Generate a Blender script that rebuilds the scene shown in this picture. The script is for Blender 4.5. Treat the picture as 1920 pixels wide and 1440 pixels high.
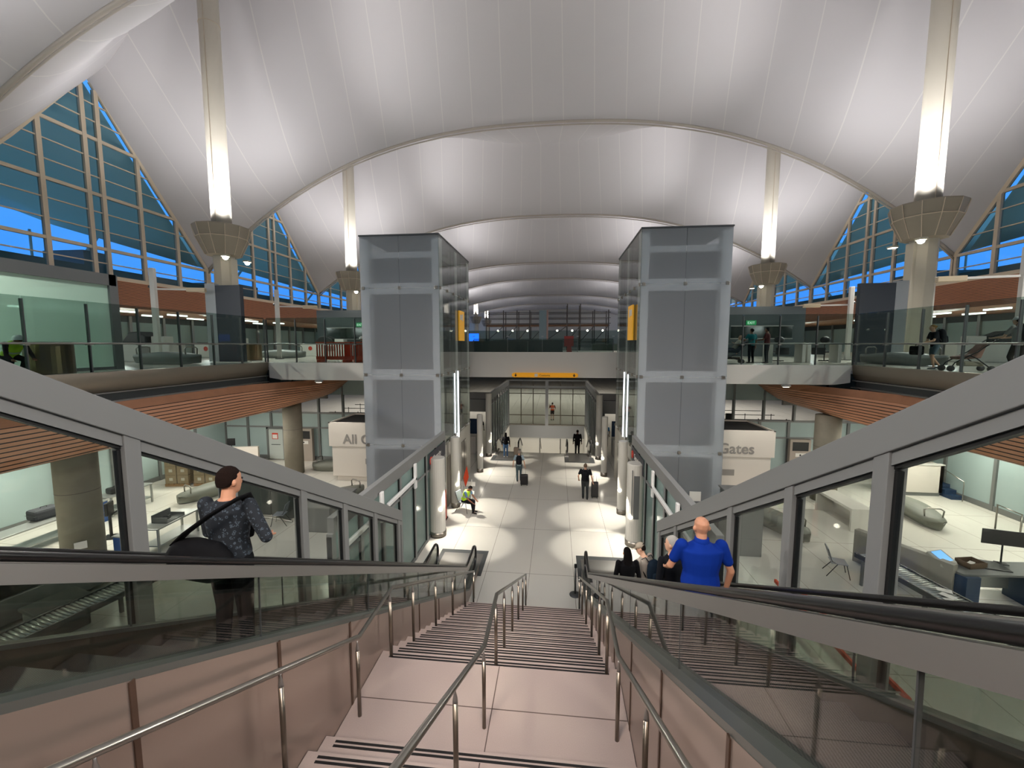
import bpy, math, random
from mathutils import Vector, Matrix
random.seed(7)
for o in list(bpy.data.objects): bpy.data.objects.remove(o)
SC = bpy.context.scene
COL = SC.collection
PI = math.pi
# ---------------- camera ----------------
FPX = 783.0
CAMP = Vector((0.78, 0.0, 7.4))
yaw = math.atan2(82, FPX); pit = math.atan2(74*math.cos(yaw), FPX)
Fv = Vector((-math.sin(yaw)*math.cos(pit), math.cos(yaw)*math.cos(pit), -math.sin(pit)))
Rv = Vector((math.cos(yaw), math.sin(yaw), 0)); Uv = Rv.cross(Fv)
cd = bpy.data.cameras.new('camera'); cam = bpy.data.objects.new('camera', cd); COL.objects.link(cam)
cd.sensor_width = 36; cd.lens = FPX/1920*36; cd.clip_start = 0.05; cd.clip_end = 600
cam.matrix_world = Matrix(((Rv.x, Uv.x, -Fv.x, CAMP.x), (Rv.y, Uv.y, -Fv.y, CAMP.y), (Rv.z, Uv.z, -Fv.z, CAMP.z), (0, 0, 0, 1)))
SC.camera = cam
# ---------------- world: blue hour sky ----------------
W = bpy.data.worlds.new('world'); SC.world = W; W.use_nodes = True
nt = W.node_tree; nt.nodes.clear()
wo = nt.nodes.new('ShaderNodeOutputWorld'); bg = nt.nodes.new('ShaderNodeBackground')
tc = nt.nodes.new('ShaderNodeTexCoord'); sx = nt.nodes.new('ShaderNodeSeparateXYZ'); cr = nt.nodes.new('ShaderNodeValToRGB')
nt.links.new(tc.outputs['Generated'], sx.inputs[0]); nt.links.new(sx.outputs['Z'], cr.inputs[0])
cr.color_ramp.elements[0].position = 0.0; cr.color_ramp.elements[0].color = (0.05, 0.27, 0.85, 1)
cr.color_ramp.elements[1].position = 0.75; cr.color_ramp.elements[1].color = (0.17, 0.46, 0.80, 1)
nt.links.new(cr.outputs[0], bg.inputs[0]); bg.inputs[1].default_value = 1.7
nt.links.new(bg.outputs[0], wo.inputs[0])
SC.view_settings.view_transform = 'Standard'; SC.view_settings.look = 'None'
SC.view_settings.gamma = 1; SC.view_settings.use_curve_mapping = False
SC.view_settings.exposure = 0.0
try:
    SC.cycles.max_bounces = 8; SC.cycles.diffuse_bounces = 3; SC.cycles.glossy_bounces = 3
    SC.cycles.transmission_bounces = 4; SC.cycles.transparent_max_bounces = 24
    SC.cycles.use_denoising = True; SC.cycles.sample_clamp_indirect = 4; SC.cycles.caustics_reflective = False
    SC.cycles.caustics_refractive = False
except Exception: pass
# ---------------- lamps of the hall (ceiling and mast fixtures, plus added fill spots) ----------------
def lamp(name, kind, loc, to, e, col=(1, .96, .9), size=.3, angle=120, blend=.6, sizey=None):
    l = bpy.data.lights.new(name, kind); l.energy = e; l.color = col
    if kind == 'AREA':
        l.size = size
        if sizey: l.shape = 'RECTANGLE'; l.size_y = sizey
    elif kind == 'SPOT':
        l.spot_size = math.radians(angle); l.spot_blend = blend; l.shadow_soft_size = size
    else: l.shadow_soft_size = size
    o = bpy.data.objects.new(name, l); COL.objects.link(o); o.location = loc
    d = Vector(to)-Vector(loc); o.rotation_euler = d.to_track_quat('-Z', 'Y').to_euler()
    o.visible_camera = False if kind == 'AREA' else True
    return o
MASTY = [8.5, 26.0, 43.5, 61.0, 78.5, 96.0, 113.5, 131.0]
for k, my in enumerate(MASTY):
    for s in (-1, 1):
        n = 4 if 0 < k < 4 else 2
        for j in range(n):
            a = 2*PI*(j+.5)/n if n == 4 else PI*j
            c, d = math.cos(a), math.sin(a)
            lamp('mast_uplight', 'SPOT', (s*21+c*1.35, my+d*1.35, 15.15), (s*21+c*4.5, my+d*4.5, 30), 1250*4/n*(1 if k < 4 else 1.15), (1, .985, .985), .25, 142, 1.0)
for k, my in enumerate(MASTY):
    for s in (-1, 1):   # added fill spots at the capitals, lifting the middle of the vaults
        lamp('vault_fill', 'SPOT', (s*19.6, my, 15.1), (s*3.5, my+1.5, 27), 5200 if k < 4 else 3000, (1, .975, .96), .3, 74, 1.0)
for my in (8.5, 26.0, 43.5):
    for s in (-1, 1):
        for dy in (-.95, .95):   # downlights under the mast capitals, washing the decks
            lamp('column_downlight', 'SPOT', (s*20.1, my+dy, 12.93), (s*12.5, my+dy*3, 6.5), 3000, (1, .95, .88), .15, 135, .9)
            if my < 40: lamp('hall_fill', 'SPOT', (s*20.1, my+dy, 12.9), (s*1.0, my*.75+(2 if my < 20 else 0), 2), 1900 if my < 40 else 900, (1, .93, .86), .2, 62, .8)  # second spot is an added fill to brighten the hall
lamp('stair_fill', 'SPOT', (-4.5, -8.4, 15.5), (-.3, 5.0, 2.5), 11500, (1, .88, .79), 2.6, 70, .9)  # added pair of unseen warm fills behind the camera, brightening the stairs
lamp('stair_fill', 'SPOT', (4.5, -8.4, 15.5), (.3, 5.0, 2.5), 11500, (1, .88, .79), 2.6, 70, .9)
for s in (-1, 1):
    lamp('hall_fill', 'SPOT', (s*20.1, 8.5, 12.9), (s*8.0, 7.5, 0), 2600, (1, .95, .9), .3, 56, .9)  # added fill for the dim floor outside the partitions
    for y in (0.5, 7.0, 13.5, 20.0):   # linear fittings under both upper decks
        lamp('hall_strip_light', 'AREA', (s*17.6, y, 3.93), (s*17.6, y, 0), 330, (1, .95, .87), 4.5, sizey=.14)
    for y in (2.0, 14.0, 26.0, 38.0, 56.0):
        lamp('upper_strip_light', 'AREA', (s*31.0, y, 9.8), (s*29.5, y, 6), 600, (.98, 1, .98), 6, sizey=.8)
# ---------------- helpers ----------------
def hx(h, g=1.0):
    r = [int(h[i:i+2], 16)/255 for i in (0, 2, 4)]
    return tuple(min(1, (c/12.92 if c <= .04045 else ((c+.055)/1.055)**2.4)*g) for c in r)+(1,)
MATS = {}
def mat(name, col, rough=.6, metal=0., spec=.5, bump=0., bscale=40., emit=0., var=0., vscale=3., coat=0.):
    if name in MATS: return MATS[name]
    if name.startswith(('cloth_', 'bag_')): spec = .12
    m = bpy.data.materials.new(name); m.use_nodes = True; t = m.node_tree; b = t.nodes['Principled BSDF']
    c = hx(col) if isinstance(col, str) else tuple(col)+(1,)
    b.inputs['Base Color'].default_value = c; b.inputs['Roughness'].default_value = rough
    b.inputs['Metallic'].default_value = metal; b.inputs['Specular IOR Level'].default_value = spec
    if coat: b.inputs['Coat Weight'].default_value = coat
    if emit: b.inputs['Emission Color'].default_value = c; b.inputs['Emission Strength'].default_value = emit
    if var or bump:
        g = t.nodes.new('ShaderNodeTexCoord'); n = t.nodes.new('ShaderNodeTexNoise'); t.links.new(g.outputs['Object'], n.inputs['Vector'])
        n.inputs['Scale'].default_value = vscale if var else bscale; n.inputs['Detail'].default_value = 5
        if var:
            mx = t.nodes.new('ShaderNodeMixRGB'); mx.blend_type = 'MULTIPLY'; mx.inputs[0].default_value = 1
            rp = t.nodes.new('ShaderNodeValToRGB'); lo = 1-var
            rp.color_ramp.elements[0].position = .35; rp.color_ramp.elements[0].color = (lo, lo, lo, 1); rp.color_ramp.elements[1].position = .65
            t.links.new(n.outputs['Fac'], rp.inputs[0]); mx.inputs[1].default_value = c
            t.links.new(rp.outputs[0], mx.inputs[2]); t.links.new(mx.outputs[0], b.inputs['Base Color'])
        if bump:
            bp = t.nodes.new('ShaderNodeBump'); bp.inputs['Strength'].default_value = bump; bp.inputs['Distance'].default_value = .02
            t.links.new(n.outputs['Fac'], bp.inputs['Height']); t.links.new(bp.outputs[0], b.inputs['Normal'])
    MATS[name] = m; return m
def glass(name, tint, dens=0.0, dcol='9aa6a0', rough=.02, refl=1.0, ior=1.5):
    """thin sheet: clear tint + fresnel reflection, dens adds frosted diffuse"""
    if name in MATS: return MATS[name]
    m = bpy.data.materials.new(name); m.use_nodes = True; t = m.node_tree; t.nodes.clear()
    out = t.nodes.new('ShaderNodeOutputMaterial'); tr = t.nodes.new('ShaderNodeBsdfTransparent'); gl = t.nodes.new('ShaderNodeBsdfGlossy')
    tr.inputs[0].default_value = hx(tint); gl.inputs['Roughness'].default_value = rough
    lw = t.nodes.new('ShaderNodeLayerWeight'); lw.inputs[0].default_value = .5
    pw = t.nodes.new('ShaderNodeMath'); pw.operation = 'POWER'; pw.inputs[1].default_value = 4.5; t.links.new(lw.outputs['Facing'], pw.inputs[0])
    mu = t.nodes.new('ShaderNodeMath'); mu.operation = 'MULTIPLY_ADD'; mu.use_clamp = True; mu.inputs[1].default_value = .9*refl; mu.inputs[2].default_value = .03*refl
    t.links.new(pw.outputs[0], mu.inputs[0])
    base = tr
    if dens:
        df = t.nodes.new('ShaderNodeBsdfDiffuse'); df.inputs[0].default_value = hx(dcol)
        tl = t.nodes.new('ShaderNodeBsdfTranslucent'); tl.inputs[0].default_value = hx(dcol)
        m1 = t.nodes.new('ShaderNodeMixShader'); m1.inputs[0].default_value = .5; t.links.new(df.outputs[0], m1.inputs[1]); t.links.new(tl.outputs[0], m1.inputs[2])
        m2 = t.nodes.new('ShaderNodeMixShader'); m2.inputs[0].default_value = dens; t.links.new(tr.outputs[0], m2.inputs[1]); t.links.new(m1.outputs[0], m2.inputs[2]); base = m2
    m3 = t.nodes.new('ShaderNodeMixShader'); t.links.new(mu.outputs[0], m3.inputs[0]); t.links.new(base.outputs[0], m3.inputs[1]); t.links.new(gl.outputs[0], m3.inputs[2])
    t.links.new(m3.outputs[0], out.inputs[0]); MATS[name] = m; return m
def nodes(m): return m.node_tree, m.node_tree.nodes['Principled BSDF']
def mathn(t, op, a, b=None, clamp=False):
    n = t.nodes.new('ShaderNodeMath'); n.operation = op; n.use_clamp = clamp
    for i, v in enumerate((a, b)):
        if v is None: continue
        if isinstance(v, (int, float)): n.inputs[i].default_value = v
        else: t.links.new(v, n.inputs[i])
    return n.outputs[0]
def linemask(t, coord, period, width, off=0.):
    """1 on thin lines every period"""
    f = mathn(t, 'FRACT', mathn(t, 'DIVIDE', mathn(t, 'ADD', coord, off+period*1000), period))
    return mathn(t, 'LESS_THAN', f, width/period)
def mixc(t, fac, a, b):
    n = t.nodes.new('ShaderNodeMixRGB'); t.links.new(fac, n.inputs[0])
    for i, v in ((1, a), (2, b)):
        if isinstance(v, tuple): n.inputs[i].default_value = v
        else: t.links.new(v, n.inputs[i])
    return n.outputs[0]
def objxyz(t):
    g = t.nodes.new('ShaderNodeNewGeometry'); s = t.nodes.new('ShaderNodeSeparateXYZ'); t.links.new(g.outputs['Position'], s.inputs[0])
    return s.outputs[0], s.outputs[1], s.outputs[2]

class MB:
    def __init__(s): s.v = []; s.f = []; s.m = []; s.uv = None
    def add(s, vs, fs, m=0):
        b = len(s.v); s.v += [tuple(x) for x in vs]; s.f += [tuple(b+i for i in f) for f in fs]; s.m += [m]*len(fs); return s
    def hexa(s, p, m=0):  # p: 4 bottom ccw, 4 top ccw
        return s.add(p, [(3, 2, 1, 0), (4, 5, 6, 7), (0, 1, 5, 4), (1, 2, 6, 5), (2, 3, 7, 6), (3, 0, 4, 7)], m)
    def box(s, x0, x1, y0, y1, z0, z1, m=0):
        if x0 > x1: x0, x1 = x1, x0
        if y0 > y1: y0, y1 = y1, y0
        if z0 > z1: z0, z1 = z1, z0
        return s.hexa([(x0, y0, z0), (x1, y0, z0), (x1, y1, z0), (x0, y1, z0), (x0, y0, z1), (x1, y0, z1), (x1, y1, z1), (x0, y1, z1)], m)
    def cbox(s, c, sx, sy, sz, rz=0, m=0, rx=0):
        q = Matrix.Rotation(rz, 3, 'Z') @ Matrix.Rotation(rx, 3, 'X'); c = Vector(c); P = []
        for z in (-1, 1):
            for x, y in ((-1, -1), (1, -1), (1, 1), (-1, 1)): P.append(c+q@Vector((x*sx/2, y*sy/2, z*sz/2)))
        return s.hexa(P, m)
    def prism(s, poly, axis, a, b, m=0):
        n = len(poly)
        def P(u, w, k): return (k, u, w) if axis == 'x' else (u, k, w) if axis == 'y' else (u, w, k)
        vs = [P(u, w, a) for u, w in poly]+[P(u, w, b) for u, w in poly]
        fs = [tuple(range(n-1, -1, -1)), tuple(range(n, 2*n))]+[(i, (i+1) % n, n+(i+1) % n, n+i) for i in range(n)]
        return s.add(vs, fs, m)
    def tube(s, pts, r, n=8, m=0, cap=True, flat=1.0):
        pts = [Vector(p) for p in pts]; rs = r if isinstance(r, (list, tuple)) else [r]*len(pts)
        vs = []; fs = []; up = None
        for i, p in enumerate(pts):
            d = (pts[min(i+1, len(pts)-1)]-pts[max(i-1, 0)])
            d = d.normalized() if d.length > 1e-9 else Vector((0, 0, 1))
            if up is None: up = Vector((0, 0, 1)) if abs(d.z) < .95 else Vector((1, 0, 0))
            a = d.cross(up); a = a.normalized() if a.length > 1e-6 else d.orthogonal().normalized(); up = a.cross(d).normalized()
            k = 1.0
            if 0 < i < len(pts)-1:
                d0 = (pts[i]-pts[i-1]).normalized(); c = d0.dot(d); k = 1/max(.5, c)
            for j in range(n):
                t = 2*PI*j/n; vs.append(p+(a*math.cos(t)+up*math.sin(t)*flat)*rs[i])
        for i in range(len(pts)-1):
            for j in range(n): fs.append((i*n+j, i*n+(j+1) % n, (i+1)*n+(j+1) % n, (i+1)*n+j))
        if cap: fs += [tuple(range(n-1, -1, -1)), tuple((len(pts)-1)*n+j for j in range(n))]
        return s.add(vs, fs, m)
    def cyl(s, x, y, z0, z1, r, n=20, m=0, r2=None): return s.tube([(x, y, z0), (x, y, z1)], [r, r if r2 is None else r2], n, m)
    def lathe(s, prof, c=(0, 0, 0), n=24, m=0, sx=1, sy=1, rz=0):
        vs = []; fs = []; k = len(prof)
        for r, z in prof:
            for j in range(n):
                t = 2*PI*j/n+rz; vs.append((c[0]+r*math.cos(t)*sx, c[1]+r*math.sin(t)*sy, c[2]+z))
        for i in range(k-1):
            for j in range(n): fs.append((i*n+j, i*n+(j+1) % n, (i+1)*n+(j+1) % n, (i+1)*n+j))
        fs += [tuple(range(n-1, -1, -1)), tuple((k-1)*n+j for j in range(n))]
        return s.add(vs, fs, m)
    def ball(s, c, r, n=12, sz=1., m=0, sy=1.):
        k = max(4, n//2); prof = [(max(1e-4, math.sin(PI*i/k))*r, -math.cos(PI*i/k)*r*sz) for i in range(k+1)]
        return s.lathe(prof, c, n, m, 1, sy)
    def grid(s, rows, m=0):
        nr, nc = len(rows), len(rows[0])
        return s.add([p for r in rows for p in r], [(i*nc+j, i*nc+j+1, (i+1)*nc+j+1, (i+1)*nc+j) for i in range(nr-1) for j in range(nc-1)], m)
    def build(s, name, mats, parent=None, world=True, smooth=False, bev=0, solid=0):
        if not isinstance(mats, (list, tuple)): mats = [mats]
        me = bpy.data.meshes.new(name)
        vs = s.v
        if parent is not None and world:
            M = Matrix.Translation(root_loc(parent)) @ Matrix.Rotation(parent.get('_rz', 0) if parent.parent is None else 0, 4, 'Z')
            Mi = M.inverted(); vs = [Mi@Vector(v) for v in vs]
        me.from_pydata([tuple(v) for v in vs], [], s.f); me.update()
        for q in mats: me.materials.append(q)
        if len(mats) > 1: me.polygons.foreach_set('material_index', s.m)
        if s.uv:
            ul = me.uv_layers.new(name='UVMap')
            for L in me.loops: ul.data[L.index].uv = s.uv[L.vertex_index]
        if smooth: me.polygons.foreach_set('use_smooth', [True]*len(me.polygons))
        o = bpy.data.objects.new(name, me); COL.objects.link(o)
        if parent is not None: o.parent = parent
        if bev:
            b = o.modifiers.new('Bevel', 'BEVEL'); b.width = bev; b.segments = 2; b.limit_method = 'ANGLE'; b.angle_limit = .7
        if solid:
            b = o.modifiers.new('Solidify', 'SOLIDIFY'); b.thickness = solid
        return o
def root_loc(o):
    while o.parent: o = o.parent
    return Vector(o.location)
def tag(o, label=None, cat=None, group=None, kind=None):
    if label: o['label'] = label
    if cat: o['category'] = cat
    if group: o['group'] = group
    if kind: o['kind'] = kind
    return o
def thing(name, label, cat, loc=(0, 0, 0), rz=0, group=None):
    o = bpy.data.objects.new(name, None); COL.objects.link(o); o.location = loc; o.rotation_euler = (0, 0, rz); o.empty_display_size = .2
    o['_rz'] = rz
    return tag(o, label, cat, group)
def struct(name, mb, m, **k):
    o = mb.build(name, m, **k); o['kind'] = 'structure'; return o
KIDS = {}
def dup(root, loc, rz=0, label=None, group=None):
    r = root.copy(); COL.objects.link(r); r.location = loc; r.rotation_euler = (0, 0, rz)
    if label: r['label'] = label
    if group: r['group'] = group
    def rec(a, b):
        for ch in [c for c in ALLC() if c.parent == a]:
            c = ch.copy(); COL.objects.link(c); c.parent = b; rec(ch, c)
    rec(root, r); return r
def ALLC(): return list(bpy.data.objects)
def text_mesh(body, size, m, parent, mtx, ext=.004, name='lettering', align='LEFT', bold=0.):
    cu = bpy.data.curves.new(name, 'FONT'); cu.body = body; cu.size = size; cu.extrude = ext; cu.align_x = align; cu.offset = bold
    o = bpy.data.objects.new(name, cu); COL.objects.link(o)
    dg = bpy.context.evaluated_depsgraph_get(); me = bpy.data.meshes.new_from_object(o.evaluated_get(dg)); bpy.data.objects.remove(o)
    me.transform(mtx if parent is None else Matrix.Translation(-root_loc(parent)) @ mtx)
    me.materials.clear(); me.materials.append(m)
    o = bpy.data.objects.new(name, me); COL.objects.link(o)
    if parent is not None: o.parent = parent
    return o
# ---------------- materials ----------------
M_gray = mat('grey_painted_metal', '7b7b79', .45, .0, .5)
M_dgray = mat('dark_grey_metal', '4a4c4c', .45, .3)
M_gask = mat('black_gasket', '0a0a0a', .5)
M_white = mat('white_paint', 'dcd8d0', .5)
M_post = mat('brushed_steel_post', '8a8074', .3, .95)
M_rail = mat('brushed_steel_rail', '9a968e', .28, .95)
M_rubber = mat('black_rubber', '0c0b0b', .3, 0, .6)
M_alu = mat('satin_aluminium', 'a8a4a0', .38, .85)
M_dark = mat('black_plastic', '111112', .45)
M_clear = glass('clear_glass', 'eff3f0', refl=1.2)
M_green = glass('green_tinted_glass', 'ebeeea', refl=1.45)
M_part = glass('partition_glass', 'f1f4f1', refl=.7)
M_railg = glass('deck_rail_glass', 'd3dcd9', refl=.9)
M_frost = glass('frosted_teal_glass', 'c8d8d4', dens=.6, dcol='a3b4b0', rough=.15, refl=.8)
M_tower = glass('frosted_tower_glass', 'e6e8ea', dens=.25, dcol='eef0f2', rough=.03, refl=.9)
M_win = glass('window_glass', 'd8e8f0', refl=.5)
M_conc = mat('board_marked_concrete', '7d7768', .8, var=.18, vscale=1.5, bump=.2)
M_colw = mat('cream_column_paint', 'b7b1a0', .6)
M_mast = mat('cream_mast_paint', 'cdc6b8', .5)
M_winf = mat('beige_window_steel', 'cbbba4', .55)
M_steel = mat('brushed_stainless', '9b948a', .32, .95)
M_carpet = mat('dark_navy_panel', '232c36', .5)
# ---------------- floor, stairs ----------------
M_floor = mat('terrazzo_floor', 'd6cfc0', .17, 0, .5)
t, b = nodes(M_floor); X, Y, Z = objxyz(t)
ln = mathn(t, 'MAXIMUM', linemask(t, X, 1.42, .014, .007), linemask(t, Y, 3.3, .018, .3))
nz = t.nodes.new('ShaderNodeTexNoise'); nz.inputs['Scale'].default_value = 60; nz.inputs['Detail'].default_value = 3
g = t.nodes.new('ShaderNodeNewGeometry'); t.links.new(g.outputs['Position'], nz.inputs['Vector'])
c1 = mixc(t, nz.outputs['Fac'], hx('cfcabe'), hx('dcd8ce'))
t.links.new(mixc(t, ln, c1, hx('8d877b')), b.inputs['Base Color'])
mb = MB()
WX, WY0, WY1 = 3.45, 28.2, 38.0     # far escalator well
mb.box(-40, 40, -8, WY0, -.3, 0); mb.box(-40, -WX, WY0, WY1, -.3, 0); mb.box(WX, 40, WY0, WY1, -.3, 0); mb.box(-40, 40, WY1, 139.7, -.3, 0)
struct('floor', mb, M_floor)
M_stair = mat('pink_beige_terrazzo', 'c9aa99', .24, 0, .5)
t, b = nodes(M_stair); nz = t.nodes.new('ShaderNodeTexNoise'); nz.inputs['Scale'].default_value = 90
g = t.nodes.new('ShaderNodeNewGeometry'); t.links.new(g.outputs['Position'], nz.inputs['Vector'])
t.links.new(mixc(t, nz.outputs['Fac'], hx('c4aea3'), hx('d0bbb0')), b.inputs['Base Color'])
M_strip = mat('black_nosing_strip', '1d1a19', .6)
M_joint = mat('dark_joint', '6a5850', .6)
ROOT = thing('staircase', 'wide pink terrazzo staircase with black nosing strips running down between the two escalators', 'stairs', (0, 5, 0))
SW, RUN, RIS = 1.66, .327, 1/6
def stair(a, y0, z0, n, top):
    # profile in YZ going down from nosing y0,z0 ; returns list of nosings
    return [(y0+k*RUN, z0-k*RIS) for k in range(n)]
low = stair(0, 5.42, 3.0, 18, 0); upn = [(3.93-k*RUN, 3+RIS+k*RIS) for k in range(0, 21)]
poly = [(-8, 0), (-8, 6.5)]
for y, z in reversed(upn): poly += [(y, z), (y, z-RIS)]
for y, z in low: poly += [(y, z), (y, z-RIS)]
mb = MB(); mb.prism(poly, 'x', -SW, SW); mb.build('flight', M_stair, ROOT)
mb = MB()
for (y, z) in low+upn:
    for o in (.035, .085): mb.box(-SW+.13, SW-.13, y-o-.028, y-o, z+.0006, z+.003)
mb.build('nosing_strip', M_strip, ROOT)
mb = MB(); mb.box(-SW, SW, 4.62, 4.632, 3.0006, 3.002); mb.box(.045, .057, 3.95, 5.3, 3.0006, 3.002); mb.box(.045, .057, -1, 3.8, 3.0, 3.0001)
for y, z in upn[:12]: mb.box(.045, .057, y-RUN+.01, y-.12, z+.0006, z+.002)
mb.build('paving_joint', M_joint, ROOT)
# ---------------- stair handrails ----------------
def handrail(x, label, side=0):
    # offsets .97 over the tread line
    T = thing('stair_handrail', label, 'handrail', (x, 5, 3.0))
    p = [(-1.0, 5.66+1.35), (3.85, 3.0+RIS+.97+.06), (4.4, 3.98), (5.42, 3.98+.0), (5.42, 3.98)]
    pts = [(x, -2.4, 6.5+.95), (x, 4.42, 3.97), (x, 5.42, 3.97), (x, 11.25, .93)]
    mb = MB(); mb.tube(pts, .026, 10); mb.tube([(x, 11.25, .93), (x, 11.27, .1)], .02, 8)
    mb.build('rail', M_rail, T, smooth=True)
    ys = [(-.1, None), (1.45, None), (3.0, None), (4.37, 3.0), (5.33, 3.0)]+[(5.98+k*.327*4/1.0, None) for k in range(4)]+[(11.1, 0)]
    ys = [(1.68, 0), (3.05, 0), (4.37, 0), (5.33, 0), (6.25, 0), (7.5, 0), (8.8, 0), (10.08, 0), (11.18, 0), (.25, 0), (-1.2, 0)]
    for y, _ in ys:
        if y < 3.93: zb = 3+RIS*(1+math.floor((3.93-y)/RUN)); zt = 3.97+(4.42-y)*.51
        elif y < 5.43: zb = 3.0; zt = 3.97
        else: zb = 3-RIS*math.ceil((y-5.42)/RUN-.001); zt = 3.97-(y-5.42)*.5214
        zb = max(zb, 0)
        mb = MB(); mb.cyl(x, y, zb, zt-.14, .0225, 12); q = mb.build('post', M_post, T, smooth=True)
        mb = MB(); mb.lathe([(.0225, 0), (.02, .03), (.008, .09), (.008, .12)], (x, y, zt-.14), 10); mb.build('post_tip', M_alu, q, smooth=True)
    return T
handrail(-1.5, 'steel handrail on posts along the left side of the stairs')
handrail(0.0, 'steel handrail on posts down the middle of the stairs')
handrail(1.5, 'steel handrail on posts along the right side of the stairs')
# ---------------- escalators ----------------
SL = .555
def hz(y):   # handrail top height along the escalator
    if y <= -.7: return 7.42
    z = 1.18+SL*(11.1-y)
    return max(.95, min(7.42, z))
def stepz(y): return max(0.0, min(6.5, hz(y)-.97))
M_panel = mat('pinkish_brushed_steel_panel', 'b0a196', .30, .75)
M_cap = mat('grey_satin_deck_metal', '7f827e', .35, .8)
M_step = mat('dark_escalator_step', '2b2928', .45, .4)
M_skirt = mat('bronze_skirt_metal', '5d564c', .35, .8)
def escal(s, label):
    T = thing('escalator', label, 'escalator', (s*2.4, 6, 0)); ys = [-3, -.75, -.35]+[i*.5 for i in range(0, 22)]+[10.9, 11.2, 11.5, 11.8, 12.1]
    for xi, nm in ((1.78, 'inner'), (3.05, 'outer')):
        x = s*xi
        path = [(x, y, hz(y)-.03) for y in ys]+[(x, 12.55, .9), (x, 12.78, .97)]
        # newel: rises a little then turns round
        nl = [(x, 12.3, .93)]+[(x, 12.62+.33*math.sin(a), .60+.36*math.cos(a)) for a in [i*PI/8 for i in range(0, 9)]]+[(x, 12.3, .22)]
        mb = MB(); mb.tube([(x, y, hz(y)-.03) for y in ys]+nl, .042, 10, flat=.6); mb.build('handrail', M_rubber, T, smooth=True)
        mb = MB()
        for a, b_ in zip(ys[:-1], ys[1:]):
            h0, h1 = hz(a), hz(b_)
            mb.hexa([(x-.035, a, h0-.17), (x+.035, a, h0-.17), (x+.035, b_, h1-.17), (x-.035, b_, h1-.17), (x-.03, a, h0-.065), (x+.03, a, h0-.065), (x+.03, b_, h1-.065), (x-.03, b_, h1-.065)])
        mb.build('handrail_profile', M_alu, T)
        mb = MB(); P = []
        for y in ys: P.append((y, hz(y)-.1))
        P += [(12.62+.31*math.sin(a), .60+.33*math.cos(a)) for a in [i*PI/8 for i in range(0, 9)]]
        Q = [(y, stepz(y)+.2 if y < 11.5 else .12) for y in ys]
        poly = P+[(12.6, .14)]+list(reversed(Q))
        mb.prism(poly, 'x', x-.006, x+.006); mb.build('balustrade_glass', M_green, T)
        for y in [-.9+i*2.05 for i in range(7)]:
            mb = MB(); mb.hexa([(x-.008, y, stepz(y)+.2), (x+.008, y, stepz(y)+.2), (x+.008, y+.006, stepz(y)+.2), (x-.008, y+.006, stepz(y)+.2), (x-.008, y+.02, hz(y)-.16), (x+.008, y+.02, hz(y)-.16), (x+.008, y+.026, hz(y)-.16), (x-.008, y+.026, hz(y)-.16)])
            mb.build('glass_joint', M_dgray, T)
    # deck caps, skirts
    for (xa, xb, nm) in ((1.67, 1.84, 'inner_deck'), (3.0, 3.14, 'outer_deck')):
        mb = MB()
        for a, b_ in zip(ys[:-1]+[12.1], ys[1:]+[12.9]):
            h0, h1 = stepz(a)+.25, stepz(b_)+.25
            x0, x1 = sorted((s*xa, s*xb))
            mb.hexa([(x0, a, h0-.3), (x1, a, h0-.3), (x1, b_, h1-.3), (x0, b_, h1-.3), (x0, a, h0), (x1, a, h0), (x1, b_, h1), (x0, b_, h1)])
        mb.build('deck_cap', M_cap, T)
    for xk in (1.86, 2.98):
        mb = MB()
        for a, b_ in zip(ys[:-1]+[12.1], ys[1:]+[12.6]):
            mb.hexa([(s*xk-.012, a, stepz(a)-.25), (s*xk+.012, a, stepz(a)-.25), (s*xk+.012, b_, stepz(b_)-.25), (s*xk-.012, b_, stepz(b_)-.25), (s*xk-.012, a, stepz(a)+.22), (s*xk+.012, a, stepz(a)+.22), (s*xk+.012, b_, stepz(b_)+.22), (s*xk-.012, b_, stepz(b_)+.22)])
        mb.build('skirt_panel', M_skirt, T)
    y = -.9; k = 0
    while y < 11.9:
        z = stepz(y+.2)
        mb = MB(); x0, x1 = sorted((s*1.9, s*2.94)); mb.box(x0, x1, y, y+.40, z-.23, z)
        mb.build('step', M_step_t, T); y += .40
    # lower side wall (panel towards the stairs)
    mb = MB(); xa = s*1.665; xb = s*1.69; x0, x1 = sorted((xa, xb))
    P = [(y, stepz(y)+.0) for y in ys]+[(12.9, .0)]
    mb2 = [(-3, 0), (12.9, 0), (12.9, .2)]+[(y, stepz(y)+.2) for y in reversed(ys)]
    mb.prism(mb2, 'x', x0, x1); mb.build('side_panel', M_panel, T)
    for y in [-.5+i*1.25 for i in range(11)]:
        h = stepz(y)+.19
        if h > .1: mb = MB(); mb.box(s*1.655, s*1.666, y, y+.035, 0, h); mb.build('post_reflection', M_postrefl, T)  # dark strips put reflections of the handrail posts into the panel
    mb = MB(); x0, x1 = sorted((s*1.7, s*3.1)); mb.box(x0, x1, 12.15, 14.0, .003, .012); mb.build('landing_plate', M_plate, T)
    mb = MB(); x0, x1 = sorted((s*1.55, s*3.25)); mb.box(x0, x1, 12.6, 14.25, .001, .004); mb.build('floor_mat', M_dgray, T)
    mb = MB(); x0, x1 = sorted((s*1.7, s*3.1)); mb.box(x0, x1, -3, -.9, 6.40, 6.5); mb.build('upper_plate', M_plate, T)
    return T
M_plate = mat('ribbed_landing_plate', '8d8a86', .35, .9)
M_postrefl = mat('post_reflection_brown', '6a5447', .4, .7)
M_step_t = mat('ribbed_escalator_tread', '34302e', .4, .5)
t, b = nodes(M_step_t); X, Y, Z = objxyz(t); lm = linemask(t, X, .018, .008)
t.links.new(mixc(t, lm, hx('4a4643'), hx('1c1a19')), b.inputs['Base Color'])
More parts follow.
